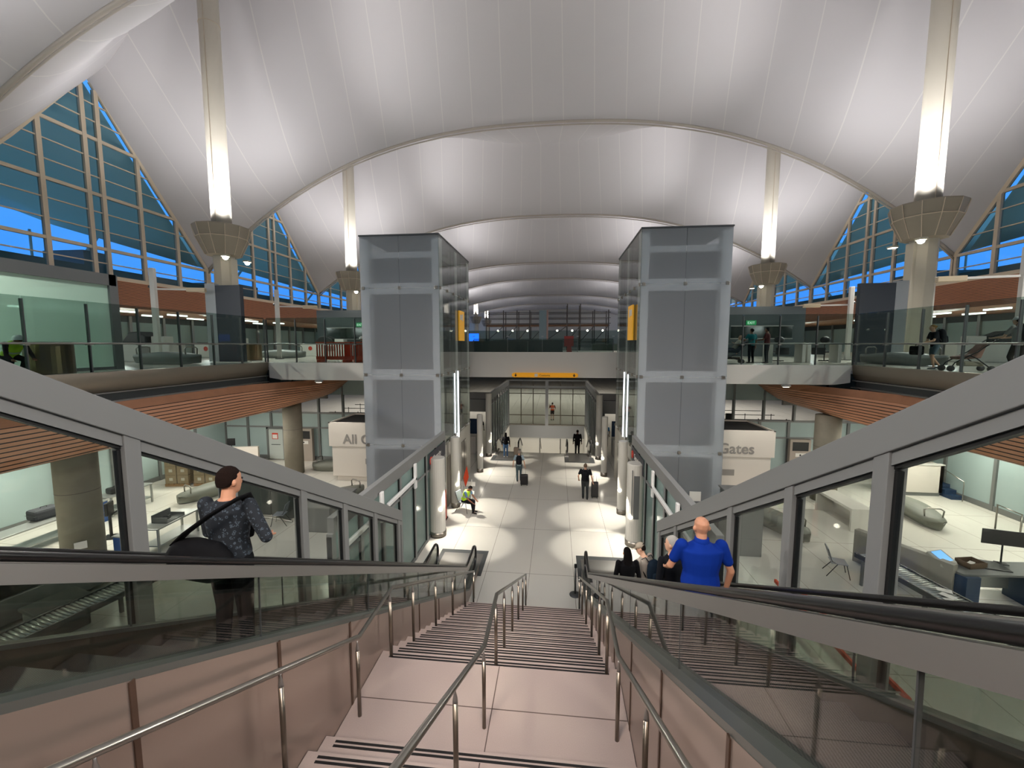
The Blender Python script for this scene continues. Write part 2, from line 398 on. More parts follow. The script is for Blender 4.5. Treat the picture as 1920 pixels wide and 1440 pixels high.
EL = escal(-1, 'left escalator with glass balustrades beside the pink stairs'); ER = escal(1, 'right escalator with glass balustrades beside the pink stairs')
# ---------------- sloped glazed partitions outside the escalators ----------------
def ptop(y): return 6.57-.556*(y-4.07)
def partition(s, label, posts, yend):
    T = thing('glazed_partition', label, 'partition', (s*3.5, 6, 0)); x = s*3.5
    def zt(y): return min(7.6, ptop(y))
    x0, x1 = x-.09, x+.09
    mb = MB()
    ys = [-3, 2.2, yend]
    for a, b_ in zip(ys[:-1], ys[1:]):
        za, zb = zt(a), zt(b_)
        mb.hexa([(x0, a, za-.30), (x1, a, za-.30), (x1, b_, zb-.30), (x0, b_, zb-.30), (x0, a, za), (x1, a, za), (x1, b_, zb), (x0, b_, zb)])
    mb.build('top_beam', M_gray, T, bev=.008)
    mb = MB()
    for a, b_ in zip(ys[:-1], ys[1:]):
        za, zb = zt(a)-.30, zt(b_)-.30; w = .055
        mb.hexa([(x-w, a, za-.11), (x+w, a, za-.11), (x+w, b_, zb-.11), (x-w, b_, zb-.11), (x-w, a, za), (x+w, a, za), (x+w, b_, zb), (x-w, b_, zb)])
    mb.build('glazing_channel', M_gray, T)
    mb = MB()
    for a, b_ in zip(ys[:-1], ys[1:]):
        za, zb = zt(a)-.41, zt(b_)-.41; w = .03
        mb.hexa([(x-w, a, za-.03), (x+w, a, za-.03), (x+w, b_, zb-.03), (x-w, b_, zb-.03), (x-w, a, za+.01), (x+w, a, za+.01), (x+w, b_, zb+.01), (x-w, b_, zb+.01)])
    mb.build('top_gasket', M_gask, T)
    for i, y in enumerate(posts):
        zb = max(0, stepz(y)-.15)
        mb = MB(); mb.box(x0+.015, x1-.015, y-.08, y+.08, zb, zt(y)-.2); m_ = mb.build('mullion', M_gray, T, bev=.006)
        mb = MB(); mb.box(x-.024, x+.024, y-.115, y-.075, zb, zt(y)-.41); mb.build('gasket', M_gask, m_)
        mb = MB(); mb.box(x-.024, x+.024, y+.075, y+.1, zb, zt(y)-.41); mb.build('gasket', M_gask, m_)
    pp = [-3]+list(posts)
    for a, b_ in zip(pp[:-1], pp[1:]):
        mb = MB(); zb = lambda q: max(.05, stepz(q)-.1)
        mb.prism([(a+.05, zb(a)), (b_-.05, zb(b_)), (b_-.05, zt(b_)-.4), (a+.05, zt(a)-.4)], 'x', x-.008, x+.008); mb.build('glass_pane', M_part, T)
    # sill beam and inner edge trim following the escalator
    mb = MB()
    for a, b_ in zip([-3, -.35, 11.2], [-.35, 11.2, yend+.06]):
        za, zb2 = stepz(a)-.1, stepz(b_)-.1
        mb.hexa([(x0, a, max(0, za-.16)), (x1, a, max(0, za-.16)), (x1, b_, max(0, zb2-.16)), (x0, b_, max(0, zb2-.16)), (x0, a, za+.08), (x1, a, za+.08), (x1, b_, zb2+.08), (x0, b_, zb2+.08)])
    mb.build('sill', M_dgray2, T)
    mb = MB(); xx = sorted((s*3.14, s*3.44))
    for a, b_ in zip([-3, -.35, 11.2], [-.35, 11.2, yend+.06]):
        za, zb2 = stepz(a)+.02, stepz(b_)+.02
        mb.hexa([(xx[0], a, za-.05), (xx[1], a, za-.05), (xx[1], b_, zb2-.05), (xx[0], b_, zb2-.05), (xx[0], a, za), (xx[1], a, za), (xx[1], b_, zb2), (xx[0], b_, zb2)])
    mb.build('side_cover', M_cap, T)
M_dgray2 = mat('mid_grey_metal', '6b6d6b', .45, .2)
from_px_L = [3.55, 5.05, 6.65, 8.2, 9.6, 10.75]
partition(-1, 'grey framed sloping glass partition left of the left escalator', [1.0, 2.35, 3.69, 4.93, 6.45, 7.8, 9.18, 10.62], 10.8)
partition(1, 'grey framed sloping glass partition right of the right escalator', [1.0, 2.35, 3.63, 4.92, 6.45, 7.8, 9.2, 10.55], 10.7)
# ---------------- tensile roof ----------------
M_fab = mat('white_tensile_fabric', 'c9c5c2', .75, 0, .2)
t, b = nodes(M_fab)
uvn = t.nodes.new('ShaderNodeTexCoord'); sp = t.nodes.new('ShaderNodeSeparateXYZ'); t.links.new(uvn.outputs['UV'], sp.inputs[0])
f = mathn(t, 'FRACT', sp.outputs[0]); f = mathn(t, 'ABSOLUTE', mathn(t, 'SUBTRACT', f, .5))
seam = mathn(t, 'LESS_THAN', f, .012)
t.links.new(mixc(t, seam, hx('c6c3c5'), hx('d3d0ce')), b.inputs['Base Color'])
VY = [-.25, 17.25, 34.75, 52.25, 69.75, 87.25, 104.75, 122.25, 139.75]
VC = [24.6, 24.8, 24.87, 23.0, 20.8, 20.9, 19.6, 19.2, 19.0]
RC = [27.5, 27.6, 27.3, 24.9, 23.6, 22.5, 22.2, 22.0]       # ridge height at centre
RA = [24.8, 24.8, 23.2, 22.6, 21.2, 20.0, 20.0, 20.0]       # ridge height at window wall
FT = 13.9; XW = 30.0; XM = 21.0
def vz(k, x): return VC[k]-(VC[k]-FT)*(abs(x)/XW)**2.5
def rz(k, x):
    x = abs(x); pk = RC[k]+10.5
    if x < XM: return RC[k]+(pk-RC[k])*(x/XM)**2.6
    u = (XW-x)/(XW-XM); return RA[k]+(pk-RA[k])*u**1.7
def xr(xv):
    s = 1 if xv >= 0 else -1; x = abs(xv); d = x-XM
    if d < 0: return s*(XM-XM*(-d/XM)**.75)
    return s*(XM+(XW-XM)*(d/(XW-XM))**.6)
for k in range(8):
    mb = MB(); mb.uv = []
    xs = [-XW+i*.6 for i in range(101)]
    for (vk, sgn) in ((k, -1), (k+1, 1)):
        rows = []
        for xv in xs:
            row = []; r = xr(xv); zr = rz(k, r); z0 = vz(vk, xv); n = 14
            for j in range(n+1):
                s = j/n; x = xv+(r-xv)*s; y = VY[vk]+(MASTY[k]-VY[vk])*s
                nb = 1+1.0*math.exp(-((abs(r)-XM)/5)**2)
                z = z0+(zr-z0)*(s**nb*.85+.15*s)
                row.append((x, y, z)); mb.uv.append(((xv+XW)/2.4+.5, s))
            rows.append(row)
        mb.grid(rows)
    o = struct('ceiling', mb, M_fab, smooth=True)
# valley cable edge hems
M_hem = mat('fabric_hem', 'b5ada2', .7)
for k in range(1, 9):
    mb = MB(); mb.tube([(x, VY[k], vz(k, x)-.03) for x in [-XW+i*1.0 for i in range(61)]], .11, 8)
    mb.tube([(x, VY[k]+.02, vz(k, x)-.28) for x in [-XW+i*1.0 for i in range(61)]], .05, 6)
    struct('trim_%d' % (20+k), mb, M_hem, smooth=True)
# ---------------- mast columns ----------------
ordn = ['', 'nearest', 'second', 'third', 'fourth', 'fifth', 'sixth', 'farthest']
def mast(k, s):
    y = MASTY[k]; x = s*XM
    side = 'left' if s < 0 else 'right'
    T = thing('mast_column', '%s cream mast column on the %s carrying the roof peak above a flared capital' % (ordn[k] or 'overhead', side), 'column', (x, y, 6.5), 0, 'mast columns')
    mb = MB(); z0 = 6.5 if k else 6.5
    P = [(.64*math.cos(a), .64*math.sin(a)) for a in [PI/8+i*PI/4 for i in range(8)]]
    mb.prism([(x+px, y+py) for px, py in P], 'z', z0, 13.2); mb.box(x-s*.3, x-s*.72, y-.28, y+.28, z0, 13.0); mb.build('shaft', M_colw, T, bev=.02)
    mb = MB(); n = 12
    mb.lathe([(.75, 13.15), (.98, 13.2), (1.45, 14.25), (1.42, 14.28), (1.62, 14.93), (1.62, 15.0), (1.5, 15.0), (1.4, 14.6), (.6, 14.6)], (x, y, 0), n, rz=PI/12); cp = mb.build('capital', M_cap2, T)
    mb = MB()
    for j in range(n):
        a = 2*PI*j/n+PI/12; c, d = math.cos(a), math.sin(a)
        mb.tube([(x+1.0*c, y+1.0*d, 13.2), (x+1.47*c, y+1.47*d, 14.25), (x+1.64*c, y+1.64*d, 14.95)], .02, 5)
    mb.tube([(x+1.47*math.cos(a), y+1.47*math.sin(a), 14.27) for a in [2*PI*j/12+PI/12 for j in range(13)]], .025, 5)
    mb.build('rib', M_winf, cp)
    mb = MB(); top = rz(k, XM)+1
    mb.cyl(x, y, 14.6, top, .57, 20); mm = mb.build('mast_tube', M_mast, T, smooth=True)
    mb = MB(); mb.tube([(x-s*.1, y-.575, 14.6), (x-s*.1, y-.575, top)], .018, 5)
    mb.tube([(x+.585*math.cos(a), y+.585*math.sin(a), 27.3) for a in [2*PI*j/16 for j in range(17)]], .02, 5); mb.build('weld_seam', M_winf, mm)
    if k in (0, 1, 2):
        for dy in (-1, 1):
            mb = MB(); mb.cbox((x-s*.9, y+dy*.95, 13.02), .35, .42, .1); fx = mb.build('light_fitting', M_colw, T)
            mb = MB(); mb.box(x-s*.75, x-s*1.05, y+dy*.95-.17, y+dy*.95+.17, 12.955, 12.968); mb.build('lens', M_em, fx)
    for a in (0, PI/2, PI, 3*PI/2):
        mb = MB(); mb.cbox((x+1.2*math.cos(a), y+1.2*math.sin(a), 14.78), .35, .35, .3, a); mb.build('uplight_fitting', M_dgray, T)
    return T
M_cap2 = mat('taupe_capital_cladding', '8c8475', .6)
M_em = mat('lamp_lens', 'fff4dc', .5, emit=9)
for k in range(1, 8):
    for s in (-1, 1): mast(k, s)
# ---------------- window walls under the roof scallops ----------------
wn = 0
def wtop(k, y):   # roof edge height on the wall plane
    s = abs(y-MASTY[k])/8.75; return FT+(RA[k]-FT)*(1-s)**1.02 if s < 1 else FT
for s in (-1, 1):
    for k in range(0, 5):
        wn += 1; x = s*XW; yc = MASTY[k]
        W_ = MB(); B = 12.0
        for dy in (-8.65, -5.9, -3.0, -.45, .45, 3.0, 5.9, 8.65):
            y = yc+dy; zt = max(FT, wtop(k, y)); W_.box(x-.12, x+.12, y-.13, y+.13, B, zt)
        for z in (B+.06, 13.9, 17.45, 21.05):
            if z < RA[k]:
                w = 8.75*(1-max(0, (z-FT))/(RA[k]-FT)); W_.box(x-.1, x+.1, yc-w, yc+w, z-.1, z+.1)
        for q in (-1, 1):
            W_.tube([(x, yc+q*8.75, FT), (x, yc+q*4.4, wtop(k, yc+4.4)), (x, yc+q*.3, RA[k]-.1)], .2, 6)
        fr = struct('window_%d' % wn, W_, M_winf)
        mb = MB()
        for z in (12.95, 15.1, 16.3, 18.6, 19.8, 22.2, 23.3):
            if z < RA[k]-.3:
                w = 8.75*(1-max(0, (z-FT))/(RA[k]-FT)); mb.box(x-.05, x+.05, yc-w, yc+w, z-.035, z+.035)
        mb.build('glazing_bar', M_winf, fr)
        mb = MB(); mb.prism([(yc-8.75, B), (yc+8.75, B), (yc+8.75, FT)]+[(yc+8.75*(1-i/6), wtop(k, yc+8.75*(1-i/6))) for i in range(1, 7)]+[(yc-8.75*i/6, wtop(k, yc-8.75*i/6)) for i in range(1, 7)], 'x', x+s*.02, x+s*.04)
        mb.build('glass_pane', M_win, fr)
        # wood band + solid wall below the windows
        if k < 5: pass
M_wood = mat('oak_slat_cladding', '9a6242', .5)
t, b = nodes(M_wood); X, Y, Z = objxyz(t)
lm = linemask(t, Z, .105, .03); nz = t.nodes.new('ShaderNodeTexNoise'); nz.inputs['Scale'].default_value = 3; nz.inputs['Detail'].default_value = 6
mp = t.nodes.new('ShaderNodeMapping'); mp.inputs['Scale'].default_value = (1, .6, 14); g = t.nodes.new('ShaderNodeNewGeometry'); t.links.new(g.outputs['Position'], mp.inputs[0]); t.links.new(mp.outputs[0], nz.inputs['Vector'])
wc = mixc(t, nz.outputs['Fac'], hx('8a563a'), hx('b07650')); t.links.new(mixc(t, lm, wc, hx('2c1a12')), b.inputs['Base Color'])
M_woodp = mat('oak_veneer', 'a87353', .5, var=.12, vscale=2)
for s, nm in ((-1, 'left'), (1, 'right')):
    mb = MB(); mb.box(s*28.9, s*29.2, -5, 139, 9.95, 11.75); struct('trim_%d' % (1 if s < 0 else 2), mb, M_wood)
    mb = MB(); mb.box(s*28.9, s*30.2, -5, 139, 11.75, 11.98); struct('trim_%d' % (3 if s < 0 else 4), mb, M_winf)
# exterior seen through the windows: outer canopies, parapets
M_extf = glass('weathered_outer_fabric', 'ffffff', dens=.999, dcol='f2e6d2', rough=.5, refl=.1)
M_extb = mat('grey_roof_parapet', '7c8682', .8)
for s, nm in ((-1, 'left'), (1, 'right')):
    for k in range(0, 5):
        yc = MASTY[k]
        mb = MB(); rows = []
        for i in range(13):
            u = -1+i/6; rows.append([(s*(30.6+w*14), yc+u*8.45, (FT+.3+(RA[k]-FT)*(1-abs(u)))*(1-w)+w*(18.2+.9*(1-u*u))) for w in [j/6 for j in range(7)]])
        mb.grid(rows); o = mb.build('fabric_canopy', M_extf, smooth=True, solid=.05)
        tag(o, 'blue grey outer fabric canopy seen outside the %s %s window wall' % (ordn[k] if k else 'overhead', nm), 'canopy', 'outer canopies')
        if k < 4:
            mb = MB(); mb.tube([(s*46, yc+8.75, 11), (s*39, yc+8.75, 19)], .16, 8); mb.tube([(s*43, yc+5.5, 11), (s*43, yc+5.5, 17)], .1, 6)
            mb.build('strut', M_white, o, world=False, smooth=True)
    mb = MB(); mb.box(s*38, s*52, -20, 110, 9, 14.0); mb.box(s*39, s*46, 19, 24, 14, 15.0); mb.box(s*40, s*44, 33, 35, 14, 15.6); mb.box(s*39, s*45, 48, 53, 14, 15.0)
    o = mb.build('parapet_roof', M_extb); tag(o, 'low grey parapet roof outside the %s window walls' % nm, 'roof')
# ---------------- upper decks, fascias, wood hulls, bridge ----------------
DZ = 6.5
M_beam = mat('white_beam_paint', 'cfccc4', .5)
M_sof = mat('soffit_plaster', 'b9b4a8', .8)
M_woodh = mat('oak_hull_slats', '9a6242', .5)
t, b = nodes(M_woodh); X, Y, Z = objxyz(t)
lm = linemask(t, Z, .118, .03); nz = t.nodes.new('ShaderNodeTexNoise'); nz.inputs['Scale'].default_value = 3; nz.inputs['Detail'].default_value = 6
mp = t.nodes.new('ShaderNodeMapping'); mp.inputs['Scale'].default_value = (1, .6, 14); g = t.nodes.new('ShaderNodeNewGeometry'); t.links.new(g.outputs['Position'], mp.inputs[0]); t.links.new(mp.outputs[0], nz.inputs['Vector'])
wc = mixc(t, nz.outputs['Fac'], hx('b47a58'), hx('d49c78')); t.links.new(mixc(t, lm, wc, hx('24150e')), b.inputs['Base Color'])
M_deck = mat('deck_terrazzo', 'c9c4b8', .25)
mb = MB()
for s in (-1, 1):
    mb.prism([(s*x, y) for x, y in ([(13.9, -6), (13.9, 19.9), (4.1+3.5, 19.9), (7.6, 27.0), (14, 27), (14, 139), (30, 139), (30, -6)][::(1 if s > 0 else -1)])], 'z', DZ-.25, DZ)
mb.box(-13.9, 13.9, 24.35, 29.45, DZ-.25, DZ-.001)
mb.box(-14, 14, 40, 139, DZ-.25, DZ-.001); mb.box(-4, 4, -9, -2.7, DZ-.3, DZ-.002)
struct('floor', mb, M_deck)
M_fasc = mat('brushed_steel_fascia', 'b0a492', .34, .55)
def edge(y, lo=True):
    """plan x of the deck edge"""
    return 13.9
for s, nm in ((-1, 'left'), (1, 'right')):
    T = thing('deck_fascia', 'curved brushed steel fascia of the %s upper deck above the oak hull' % nm, 'fascia', (s*13.9, 8, 5.5))
    mb = MB(); rows = []
    for x, z in ((13.9, 6.5), (13.86, 6.52), (13.8, 6.5), (13.84, 6.1), (13.95, 5.86), (14.1, 5.84)):
        rows.append([(s*x, y, z) for y in (-6, 19.9)])
    mb.grid(rows); mb.build('steel_sheet', M_fasc, T, smooth=True, solid=.01)
    mb = MB(); mb.box(s*14.0, s*14.2, -6, 19.9, 5.50, 5.86); mb.build('slot_backing', M_dgray, T)
    mb = MB(); mb.box(s*13.84, s*14.0, -6, 19.9, 5.80, 5.84); mb.box(s*13.8, s*14.0, -6, 19.9, 5.50, 5.55)
    y = -6
    mb.build('slot_trim', M_alu, T)
    # hull
    H = thing('oak_hull', 'oak slatted curved bulkhead hanging under the edge of the %s upper deck' % nm, 'ceiling cladding', (s*13.5, 10, 4))
    rows = []
    ysq = [-6, 0, 6, 12, 17, 18.5, 19.5, 20.5, 21.5, 22.5, 23.4, 24.1, 24.6]
    prof = [(0, 5.5), (.08, 5.2), (.28, 4.8), (.45, 4.4), (.5, 4.15), (.9, 4.02)]
    def xtop(y):
        if y < 17: return 13.85
        u = min(1, (y-17)/7.0); return 13.85-2.1*u*u*(3-2*u)
    for (i, (q, z)) in enumerate(prof):
        row = []
        for y in ysq:
            w = (5.5-z)/1.48; xb = 13.4 if y < 20 else 13.4+.1*(y-20)
            x = xtop(y)*(1-w)+xb*w - .22*math.sin(PI*min(1, w)) if w < .9 else xb+(q-.5)
            row.append((s*x, y, z))
        rows.append(row)
    rows2 = [rows[0], rows[1]]
    mb = MB(); mb.grid(rows[1:]); mb.build('slat_cladding', M_woodh, H, solid=.03)
    mb = MB(); mb.grid(rows[:2]); mb.build('veneer_band', M_woodp, H, solid=.03)
    mb = MB(); mb.box(s*14.2, s*30, -6, 25.4, 4.02, 4.1); struct('ceiling', mb, M_sof)
    mb = MB(); mb.box(s*13.4, s*14.6, 24.5, 24.66, 4.05, 5.5); struct('trim_%d' % (5 if s < 0 else 6), mb, M_gray)
    # white beam facing the hall
    B = MB(); B.prism([(s*13.75, 5.72), (s*13.1, 5.62), (s*7.5, 5.62), (s*7.5, 6.5), (s*13.75, 6.5)][::(1 if s > 0 else -1)], 'y', 19.85, 20.15)
    B.box(s*7.5, s*13.6, 20.1, 24, 6.2, 6.25)
    o = B.build('white_beam', M_beam, bev=.02); tag(o, 'white edge beam of the %s upper deck beside the frosted tower' % nm, 'beam')
    L = MB(); L.prism([(s*10.0, 20.9), (s*11.8, 20.9), (s*11.5, 21.3), (s*10.3, 21.3)][::(1 if s > 0 else -1)], 'z', 5.7, 5.74)
    mbx = MB(); mbx.box(s*10.0, s*12.0, 19.80, 19.86, 5.6, 5.64)
    o = thing('downlight', 'bright downlight set into the underside of the %s white beam' % nm, 'light', (s*11, 19.6, 5.6))
    q = MB(); q.lathe([(.16, 0), (.2, .05), (.16, .09)], (s*11, 19.7, 5.53), 16); q.build('housing', M_alu, o)
    q = MB(); q.lathe([(.13, -.012), (.13, 0)], (s*11, 19.7, 5.53), 16); q.build('lens', M_em, o)
    lamp('beam_downlight', 'SPOT', (s*11, 19.65, 5.5), (s*11, 19.9, 0), 420, (1, .95, .88), .12, 150, .8)
# central bridge
B = MB(); B.box(-7.5, 7.5, 24.0, 24.3, 5.52, 6.98); B.box(-7.5, 7.5, 29.5, 29.8, 5.52, 6.98)
o = B.build('bridge', M_beam, bev=.01); tag(o, 'white bridge beam spanning between the two frosted elevator towers', 'bridge')
# ---------------- glass rails on the decks ----------------
def glassrail(p0, p1, label, n, zb=DZ, zt=8.75, up=(0, 0), hr=True):
    T = thing('glass_guardrail', label, 'railing', ((p0[0]+p1[0])/2, (p0[1]+p1[1])/2, zb))
    d = Vector((p1[0]-p0[0], p1[1]-p0[1], 0)); L = d.length; d.normalize(); a = math.atan2(d.y, d.x); st = L/n
    for i in range(n):
        c = Vector((p0[0], p0[1], 0))+d*(st*(i+.5)); mb = MB(); mb.cbox((c.x, c.y, (zb+zt)/2), st-.02, .02, zt-zb, a); mb.build('glass_pane', M_railg, T)
    for i in range(n+1):
        c = Vector((p0[0], p0[1], 0))+d*(st*i); mb = MB(); mb.cbox((c.x, c.y, (zb+zt)/2-.1), .035, .09, zt-zb+.05, a); ps = mb.build('post', M_dgray, T)
        mb = MB(); mb.cbox((c.x, c.y, zb+.9), .12, .16, .03, a); mb.build('bracket', M_alu, ps)
    if hr:
        nrm = Vector((-d.y, d.x, 0))*.09
        mb = MB(); mb.tube([(p0[0]+nrm.x, p0[1]+nrm.y, zb+.94), (p1[0]+nrm.x, p1[1]+nrm.y, zb+.94)], .028, 8); mb.build('handrail', M_alu, T, smooth=True)
    return T
glassrail((-13.9, 19.85), (-13.9, -5.9), 'tall glass guardrail with dark posts along the edge of the left upper deck', 16)
glassrail((13.9, -5.9), (13.9, 19.85), 'tall glass guardrail with dark posts along the edge of the right upper deck', 16)
glassrail((-13.85, 19.95), (-7.6, 19.95), 'glass guardrail on the left white beam beside the tower', 4)
glassrail((7.6, 19.95), (13.85, 19.95), 'glass guardrail on the right white beam beside the tower', 4)
T = glassrail((-4.0, 24.1), (4.0, 24.1), 'low glass guardrail along the central bridge', 4, 6.98, 7.75, hr=False)
glassrail((-14, 40.2), (14, 40.2), 'glass guardrail across the deck edge beyond the bridge', 10)
# ---------------- elevator towers ----------------
M_twin = mat('tower_lining_grey', '53565a', .7)
M_frame = mat('white_tower_frame', 'f0f1ee', .5)
def tower(s, label):
    side = 'left' if s < 0 else 'right'
    T = thing('elevator_tower', label, 'tower', (s*5.85, 20.4, 0)); x0, x1 = s*4.12, s*7.55; y0, y1 = 17.4, 23.4; top = 11.95
    a, b_ = sorted((x0, x1)); xm = (a+b_)/2
    joints = [0.05, 3.0, 6.1, 9.8, top]
    F = MB()
    for x in (a+.16, b_-.16):
        for y in (y0+.3, (y0+y1)/2, y1-.3): F.box(x-.17, x+.17, y-.2, y+.2, 0, top-.1)
    for z in (3.0, 6.1, 9.8, 11.2):
        h = .23 if z < 11 else .12
        for y in (y0+.3, y1-.3): F.box(a+.1, b_-.1, y-.1, y+.1, z-h, z+h)
        for x in (a+.16, b_-.16): F.box(x-.1, x+.1, y0+.2, y1-.2, z-h, z+h)
    F.build('frame', M_frame, T)
    C_ = MB(); C_.box(a+.34, b_-.34, y0+.5, y1-.5, 0.0, 11.1); C_.build('lift_shaft', M_twin, T)
    R_ = MB(); R_.box(a-.03, b_+.03, y0-.03, y1+.03, top, top+.06); R_.build('roof_cap', M_dgray, T)
    for z0, z1 in zip(joints[:-1], joints[1:]):
        for xa, xb in ((a, xm-.008), (xm+.008, b_)):
            for y in (y0, y1):
                mb = MB(); mb.box(xa, xb, y-.012, y+.012, z0+.01, z1-.01); mb.build('glass_panel', M_tower, T)
        for i in range(3):
            ya, yb = y0+2*i+.008, y0+2*i+1.992
            for x in (a, b_):
                if x == x0 and z1 < 3.2: continue
                mb = MB(); mb.box(x-.012, x+.012, ya, yb, z0+.01, z1-.01); mb.build('glass_panel', M_tower if x != x0 else M_towers, T)
    for z in joints[1:4]:
        for x in (a+.12, xm, b_-.12):
            mb = MB(); mb.cbox((x, y0-.03, z), .13, .06, .13); mb.build('glass_clamp', M_steel, T, bev=.01)
        for y in [y0+.12+i*1.15 for i in range(6)]:
            mb = MB(); mb.cbox((x0-s*.03, y, z), .06, .1, .13); mb.build('glass_clamp', M_steel, T)
    # lower lift lobby wall with doors on the hall side
    mb = MB(); mb.box(x0-.02*s, x0+.1*s, y0+.3, y1, 0, 2.9); mb.build('lobby_cladding', M_white2, T)
    for y in (18.7, 21.6):
        mb = MB(); mb.box(x0-.06*s, x0-.0*s, y-.55, y+.55, 0, 2.3); dr = mb.build('lift_door', M_steel, T)
        mb = MB(); mb.box(x0-.075*s, x0-.055*s, y-.01, y+.01, 0, 2.3); mb.build('door_gap', M_gask, dr)
    mb = MB(); mb.box(x0-s*.12, x0-s*.07, 20.2, 20.25, 3.0 if s > 0 else .4, 6.1 if s > 0 else 6.1); mb.build('light_line', M_line, T)
    return T
M_white2 = mat('warm_white_cladding', 'c6c2b6', .5)
M_towers = glass('side_tower_glass', 'd6dcd9', dens=.16, dcol='b6bcb8', rough=.03, refl=1.3)
M_line = mat('linear_lamp', 'f2f6ff', .5, emit=5)
tower(-1, 'tall frosted glass elevator tower on the left of the hall'); tower(1, 'tall frosted glass elevator tower on the right of the hall')
# yellow level signs on the tower flanks
M_yel = mat('yellow_sign_face', 'e0a52c', .5, emit=.25)
for s, y0_, nm in ((-1, 20.6, 'left'), (1, 18.4, 'right')):
    S_ = thing('level_sign', 'vertical yellow sign board on the hall side of the %s elevator tower' % nm, 'sign', (s*4.0, y0_+.45, 7.6))
    mb = MB(); mb.box(s*4.0, s*4.06, y0_, y0_+1.1, 7.6, 9.1); mb.build('board', M_yel, S_)
    mb = MB(); mb.box(s*3.985, s*4.0, y0_+.12, y0_+.5, 8.65, 8.9); mb.box(s*3.985, s*4.0, y0_+.6, y0_+.75, 8.6, 8.95); mb.build('pictogram', M_white, S_)
M_fwall = mat('frosted_wall_glass', '9fb0ad', .35, 0, .5, var=.06, vscale=.4)
# ---------------- enclosing walls ----------------
M_wall = mat('wall_plaster', 'b5b2aa', .8)
mb = MB(); mb.box(-40, 40, -9.3, -9, -.3, 30); struct('wall_back', mb, M_wall)
mb = MB(); mb.box(-40, 40, 139.7, 140, -.3, 20); struct('wall_far', mb, M_wall)
for s, nm in ((-1, 'left'), (1, 'right')):
    mb = MB(); mb.box(s*41, s*41.3, -9, 139.7, -.3, 10); struct('wall_'+nm, mb, M_wall)
    # recessed upper rooms: ceiling + deck floor extension
    mb = MB(); mb.box(s*29.2, s*41, -9, 139.7, 9.95, 10.05); struct('ceiling', mb, M_woodp)
    mb = MB(); mb.box(s*30, s*41, -9, 139.7, 6.25, 6.5); struct('floor', mb, M_deck)
    T = thing('storefront', 'teal glass storefront with pale mullions at the back of the %s upper level' % nm, 'storefront', (s*37, 40, 6.5))
    mb = MB(); mb.box(s*37, s*37.1, -8.9, 139.6, 6.5, 9.4); mb.build('glazing', M_fwall, T)
    for i in range(28): mb = MB(); mb.box(s*36.8, s*37.1, -8+i*3.2, -7.75+i*3.2, 6.5, 9.94); mb.build('mullion', M_alu, T)
    mb = MB(); mb.box(s*36.9, s*37.1, -8.9, 139.6, 9.4, 9.94); mb.build('header', M_dgray, T)
ORD = ['nearest', 'second', 'third', 'fourth', 'fifth', 'sixth', 'seventh', 'eighth', 'farthest']
M_tube = mat('fluorescent_tube', 'f6fff8', .5, emit=6)
k = 0
for s, nm in ((-1, 'left'), (1, 'right')):
    for i in range(9):
        for j in range(2):
            y = 11+i*4.4; x = s*(31.5+j*2.8); mb = MB(); mb.box(x-.08, x+.08, y-.9+j*.4, y+.9+j*.4, 9.84, 9.949)
            tag(mb.build('linear_light', M_tube), '%s ceiling light of the %s row in the recessed rooms of the %s upper level' % (ORD[i], 'outer' if j else 'inner', nm), 'light', 'linear lights on the %s upper level' % nm)
for s, nm in ((-1, 'left'), (1, 'right')):
    for y in (0.5, 7.0, 13.5, 20.0):
        mb = MB(); mb.box(s*17.6-.07, s*17.6+.07, y-2.2, y+2.2, 3.96, 4.019)
        tag(mb.build('linear_light', M_tube), 'long linear ceiling light under the %s upper deck, %s one' % (nm, {0.5: 'nearest', 7.0: 'second', 13.5: 'third', 20.0: 'farthest'}[y]), 'light', 'linear lights under the %s upper deck' % nm)
